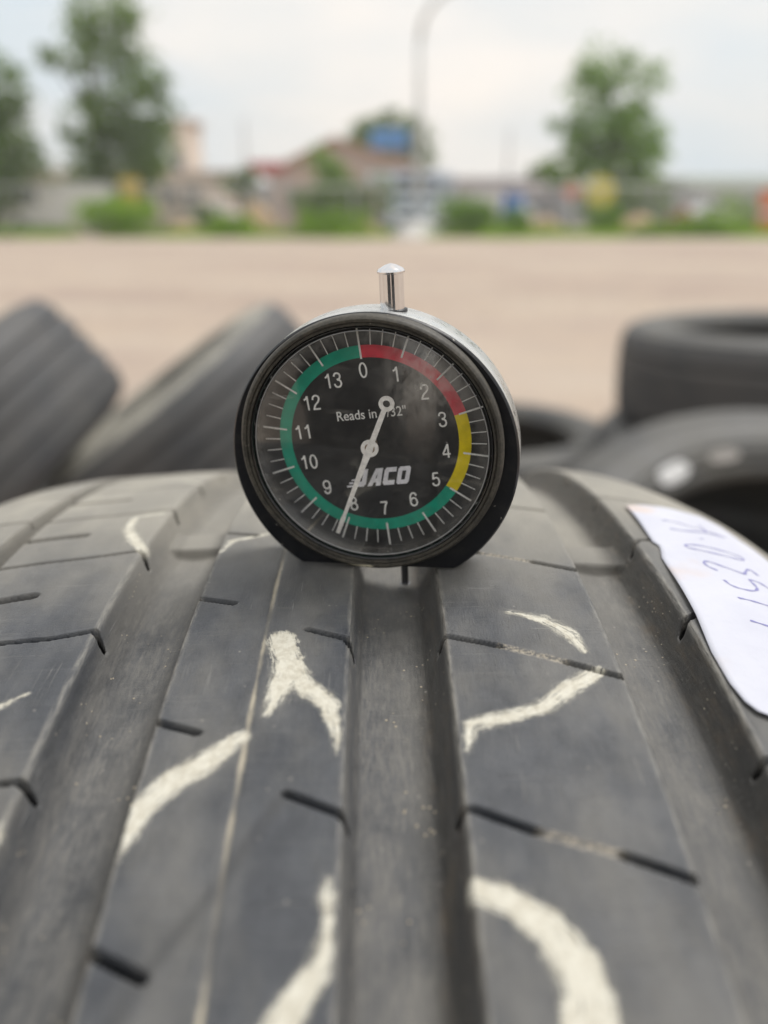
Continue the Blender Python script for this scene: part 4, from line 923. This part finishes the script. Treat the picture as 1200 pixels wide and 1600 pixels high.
    def glyphs(body, hgt, x, z, mat, nm, sw_=.115):
        mb = MB(); wd_ = len(body) * .62 - .08; lay = 0
        for ci, chh in enumerate(body):
            for st in GLY[chh]:
                lay += 1; y = (DY - .06 - .004 * lay) * K
                P = [np.array(p_) for p_ in st]; Q = []
                if len(P) > 2:
                    W_ = [P[0]] + P + [P[-1]]
                    for q in range(1, len(W_) - 2):
                        for t in (0, .34, .67): 
                            p0, p1, p2, p3 = W_[q-1:q+3]; Q.append(.5*((2*p1)+(-p0+p2)*t+(2*p0-5*p1+4*p2-p3)*t*t+(-p0+3*p1-3*p2+p3)*t**3))
                    Q.append(P[-1])
                else: Q = P
                n0 = len(mb.v)
                for q in range(len(Q)):
                    t = Q[min(q+1, len(Q)-1)] - Q[max(q-1, 0)]; t = t / (np.linalg.norm(t) + 1e-9); nn = np.array([-t[1], t[0]]) * sw_ / 2
                    for sg in (1, -1):
                        v = Q[q] + nn * sg; mb.v.append(((x + (v[0] + ci*.62 - wd_/2) * hgt) * K, y, (z + (v[1] - .5) * hgt) * K))
                for q in range(len(Q) - 1): mb.f.append((n0+2*q, n0+2*q+1, n0+2*q+3, n0+2*q+2))
        return part(mb, nm, mat)
    for i in range(14):
        a = R(i * U); glyphs(str(i), 2.6, 12.25*math.sin(a), 12.25*math.cos(a), wht, 'numeral')
    text('Reads in 1/32"', 2.35, .2, 4.75, 'dial_lettering', .88, bold=.01)
    # bold slanted maker's lettering
    L = []
    def rect(x0, z0, x1, z1): return [(x0, z0), (x1, z0), (x1, z1), (x0, z1)]
    L += [rect(.52, .30, .86, 1), [(.0, 0), (.70, 0), (.86, .14), (.86, .30), (.0, .30)], rect(.0, .30, .26, .42)]
    x = 1.0; L += [[(x, 0), (x+.36, 0), (x+.62, .72), (x+.62, 1), (x+.44, 1)], rect(x+.62, 0, x+.98, 1), rect(x+.30, .20, x+.62, .42)]
    x = 2.12; L += [rect(x, .14, x+.34, .86), [(x, .14), (x+.12, 0), (x+.88, 0), (x+.88, .26), (x, .26)], [(x, .74), (x+.88, .74), (x+.88, 1), (x+.12, 1), (x, .86)]]
    x = 3.14; L += [rect(x, .24, x+.32, .76), rect(x+.60, .24, x+.92, .76), [(x, .24), (x, .12), (x+.12, 0), (x+.80, 0), (x+.92, .12), (x+.92, .24)], [(x, .76), (x+.92, .76), (x+.92, .88), (x+.80, 1), (x+.12, 1), (x, .88)]]
    L += [rect(-.55, .02, -.12, .12), rect(-.42, .20, -.12, .30), rect(-.28, .38, .2, .46)]
    mb = MB(); H_ = 3.15
    for li, P in enumerate(L): mb.prism([((px_ * 2.35 + pz_ * .95 - 4.75)*K, (-6.45 + (pz_ - .5) * H_)*K) for px_, pz_ in P], (DY-.07-.003*li)*K, (DY-.05)*K)
    part(mb, 'emblem', simple('silver_print', (.78, .78, .82), .5, var=.1, scale=1500))
    # needle: thin tapered arm with counterweight eye and hub
    NY = -.35; hx, hz = -.3, -.35
    nd_ = MB()
    def needle():
        d = Vector((-60.5, 0, -144)).normalized(); n_ = Vector((d.z, 0, -d.x))
        pts = [(-7.4, .42), (-1.2, .46), (0, .62), (1.3, .62), (3, .50), (13.2, .30), (14, .42), (17.0, .36)]
        vs = []
        for t, hw in pts:
            for sg in (-1, 1):
                for y in (NY - .12, NY + .05):
                    v = Vector((hx, 0, hz)) + d * t + n_ * hw * sg; vs.append((v.x*K, y*K, v.z*K))
        fs = []
        for i in range(len(pts) - 1):
            b0, b1 = 4*i, 4*i+4
            fs += [(b0, b0+2, b1+2, b1), (b0+1, b1+1, b1+3, b0+3), (b0, b1, b1+1, b0+1), (b0+2, b0+3, b1+3, b1+2)]
        nd_.add(vs, fs)
        for t, ro, ri in ((-8.3, 1.3, .6), (0, 1.5, .85)):
            c = Vector((hx, 0, hz)) + d * t
            nd_.lathe([(ri*K, (NY-.16)*K), (ro*K, (NY-.16)*K), (ro*K, (NY+.03)*K), (ri*K, (NY+.03)*K)], 40, closed=True, c=(c.x*K, 0, c.z*K))
    needle(); o = nd_.build('needle', needle_m, root)
    br = NM('tarnished_brass'); br.set(color=(.42, .28, .17), rough=.4, metal=.7)
    mb = MB(); mb.lathe([(0, (NY-.05)*K), (.45*K, (NY-.10)*K), (.86*K, NY*K), (.86*K, DY*K)], 32, c=(hx*K, 0, hz*K)); mb.build('hub_pin', br.m, root, smooth=True)
    # crystal: slightly domed, dusty, scratched
    G = NM('dusty_crystal'); G.t.nodes.remove(G.b); p = G.n('ShaderNodeTexCoord').outputs['Object']
    tr = G.n('ShaderNodeBsdfTransparent'); gl = G.n('ShaderNodeBsdfGlossy'); gl.inputs['Roughness'].default_value = .05; df = G.n('ShaderNodeBsdfDiffuse'); df.inputs[0].default_value = (.55, .53, .49, 1)
    fr = G.n('ShaderNodeFresnel'); fr.inputs[0].default_value = 1.5
    m1 = G.n('ShaderNodeMixShader'); G.l(G.mth('MULTIPLY', fr.outputs[0], 1.25), m1.inputs[0]); G.l(tr.outputs[0], m1.inputs[1]); G.l(gl.outputs[0], m1.inputs[2])
    a = G.noise(p, 150, 5, .65); b = G.noise(p, 900, 5, .75, w=5); sc1 = G.noise(p, 500, 2, .5, (1, 1, .08), 3); sc2 = G.noise(p, 420, 2, .5, (.08, 1, 1), 9)
    dots = G.n('ShaderNodeTexVoronoi'); dots.inputs['Scale'].default_value = 520; G.l(p, dots.inputs[0])
    pat = G.mth('MULTIPLY', G.ramp(a, .40, .78, .004, .08), G.ramp(b, .3, .7, .45, 1.3))
    dt = G.mth('MULTIPLY', G.ramp(dots.outputs['Distance'], .06, .11, 1, 0), G.ramp(G.noise(p, 230, 2, .5, w=33), .56, .62, 0, .30))
    sx = G.mth('MULTIPLY', G.mth('ADD', G.ramp(sc1, .70, .73), G.ramp(sc2, .70, .73)), .10)
    dgl = G.n('ShaderNodeVectorMath', operation='DISTANCE'); G.l(p, dgl.inputs[0]); dgl.inputs[1].default_value = (.0098, -.003, .0115)
    glare = G.mth('MULTIPLY', G.ramp(dgl.outputs['Value'], .0105, .001, 0, .42), G.ramp(G.noise(p, 190, 5, .7, (1, 1, .6), 41), .36, .66))  # pale patch painted in for sky glare at the upper right of the glass
    f = G.mth('MINIMUM', G.mth('ADD', G.mth('ADD', G.mth('ADD', pat, dt), sx), glare), .6)
    # grime gathered along the rim of the crystal
    sep = G.n('ShaderNodeVectorMath', operation='LENGTH'); G.l(p, sep.inputs[0])
    f = G.mth('ADD', f, G.mth('MULTIPLY', G.ramp(sep.outputs['Value'], .0165, .0196, 0, .16), G.ramp(b, .3, .6, .3, 1)))
    m2 = G.n('ShaderNodeMixShader'); G.l(f, m2.inputs[0]); G.l(m1.outputs[0], m2.inputs[1]); G.l(df.outputs[0], m2.inputs[2]); G.l(m2.outputs[0], G.out.inputs[0])
    mb = MB(); mb.lathe([(r*K, (-1.5 - 2.3 * (1 - (r/19.4)**2))*K) for r in np.linspace(0.01, 19.4, 26)], 96)
    mb.build('crystal', G.m, root, smooth=True)
    # chrome plunger on top and probe pin below
    chm = NM('chrome'); p = chm.n('ShaderNodeTexCoord').outputs['Object']; s_ = chm.noise(p, 900, 3, .7)
    chm.set(color=(.80, .80, .82), metal=1., rough=chm.ramp(s_, .3, .8, .07, .22))
    PX, PY = 3.8, 4.6
    mb = MB(); mb.lathe([(0.001*K, 28.6*K), (.9*K, 28.36*K), (2.0*K, 27.75*K), (2.2*K, 27.45*K), (2.16*K, 27.2*K), (1.95*K, 27.1*K), (1.95*K, 19.0*K)], 48, 'z', c=(PX*K, PY*K, 0)); autosmooth(mb.build('plunger', chm.m, root), 25)
    mb = MB(); mb.lathe([(2.4*K, 20.6*K), (2.4*K, 21.5*K), (1.96*K, 21.65*K)], 48, 'z', c=(PX*K, PY*K, 0)); mb.build('collar', blk.m, root, smooth=True)
    mb = MB(); mb.lathe([(.66*K, -21*K), (.66*K, -27.9*K), (.45*K, -28.2*K), (0.001, -28.2*K)], 24, 'z', c=(PX*K, PY*K, 0)); pin = NM('pin_steel'); pin.set(color=(.22, .22, .23), metal=.8, rough=.35); mb.build('probe_pin', pin.m, root, smooth=True)
    # pose: foot on the tread
    foot = on_tread(-.7, -14.4, .1)
    Zax = (on_tread(-1.2, -13.0, 10) - on_tread(-1.2, -13.0, 0)).normalized()
    yaw, lean = R(9.5), R(-2.9); GS = 1.022
    Rm = Matrix.Rotation(math.asin(Zax.dot(Vector((0, -1, 0)))) + R(2.2), 4, 'X') @ Matrix.Rotation(lean, 4, 'Y') @ Matrix.Rotation(-yaw, 4, 'Z')
    root.matrix_world = Matrix.Translation(foot) @ Rm @ Matrix.Translation((0, -3.0*K, Zb*K*GS)) @ Matrix.Scale(GS, 4)
    return root
gauge()
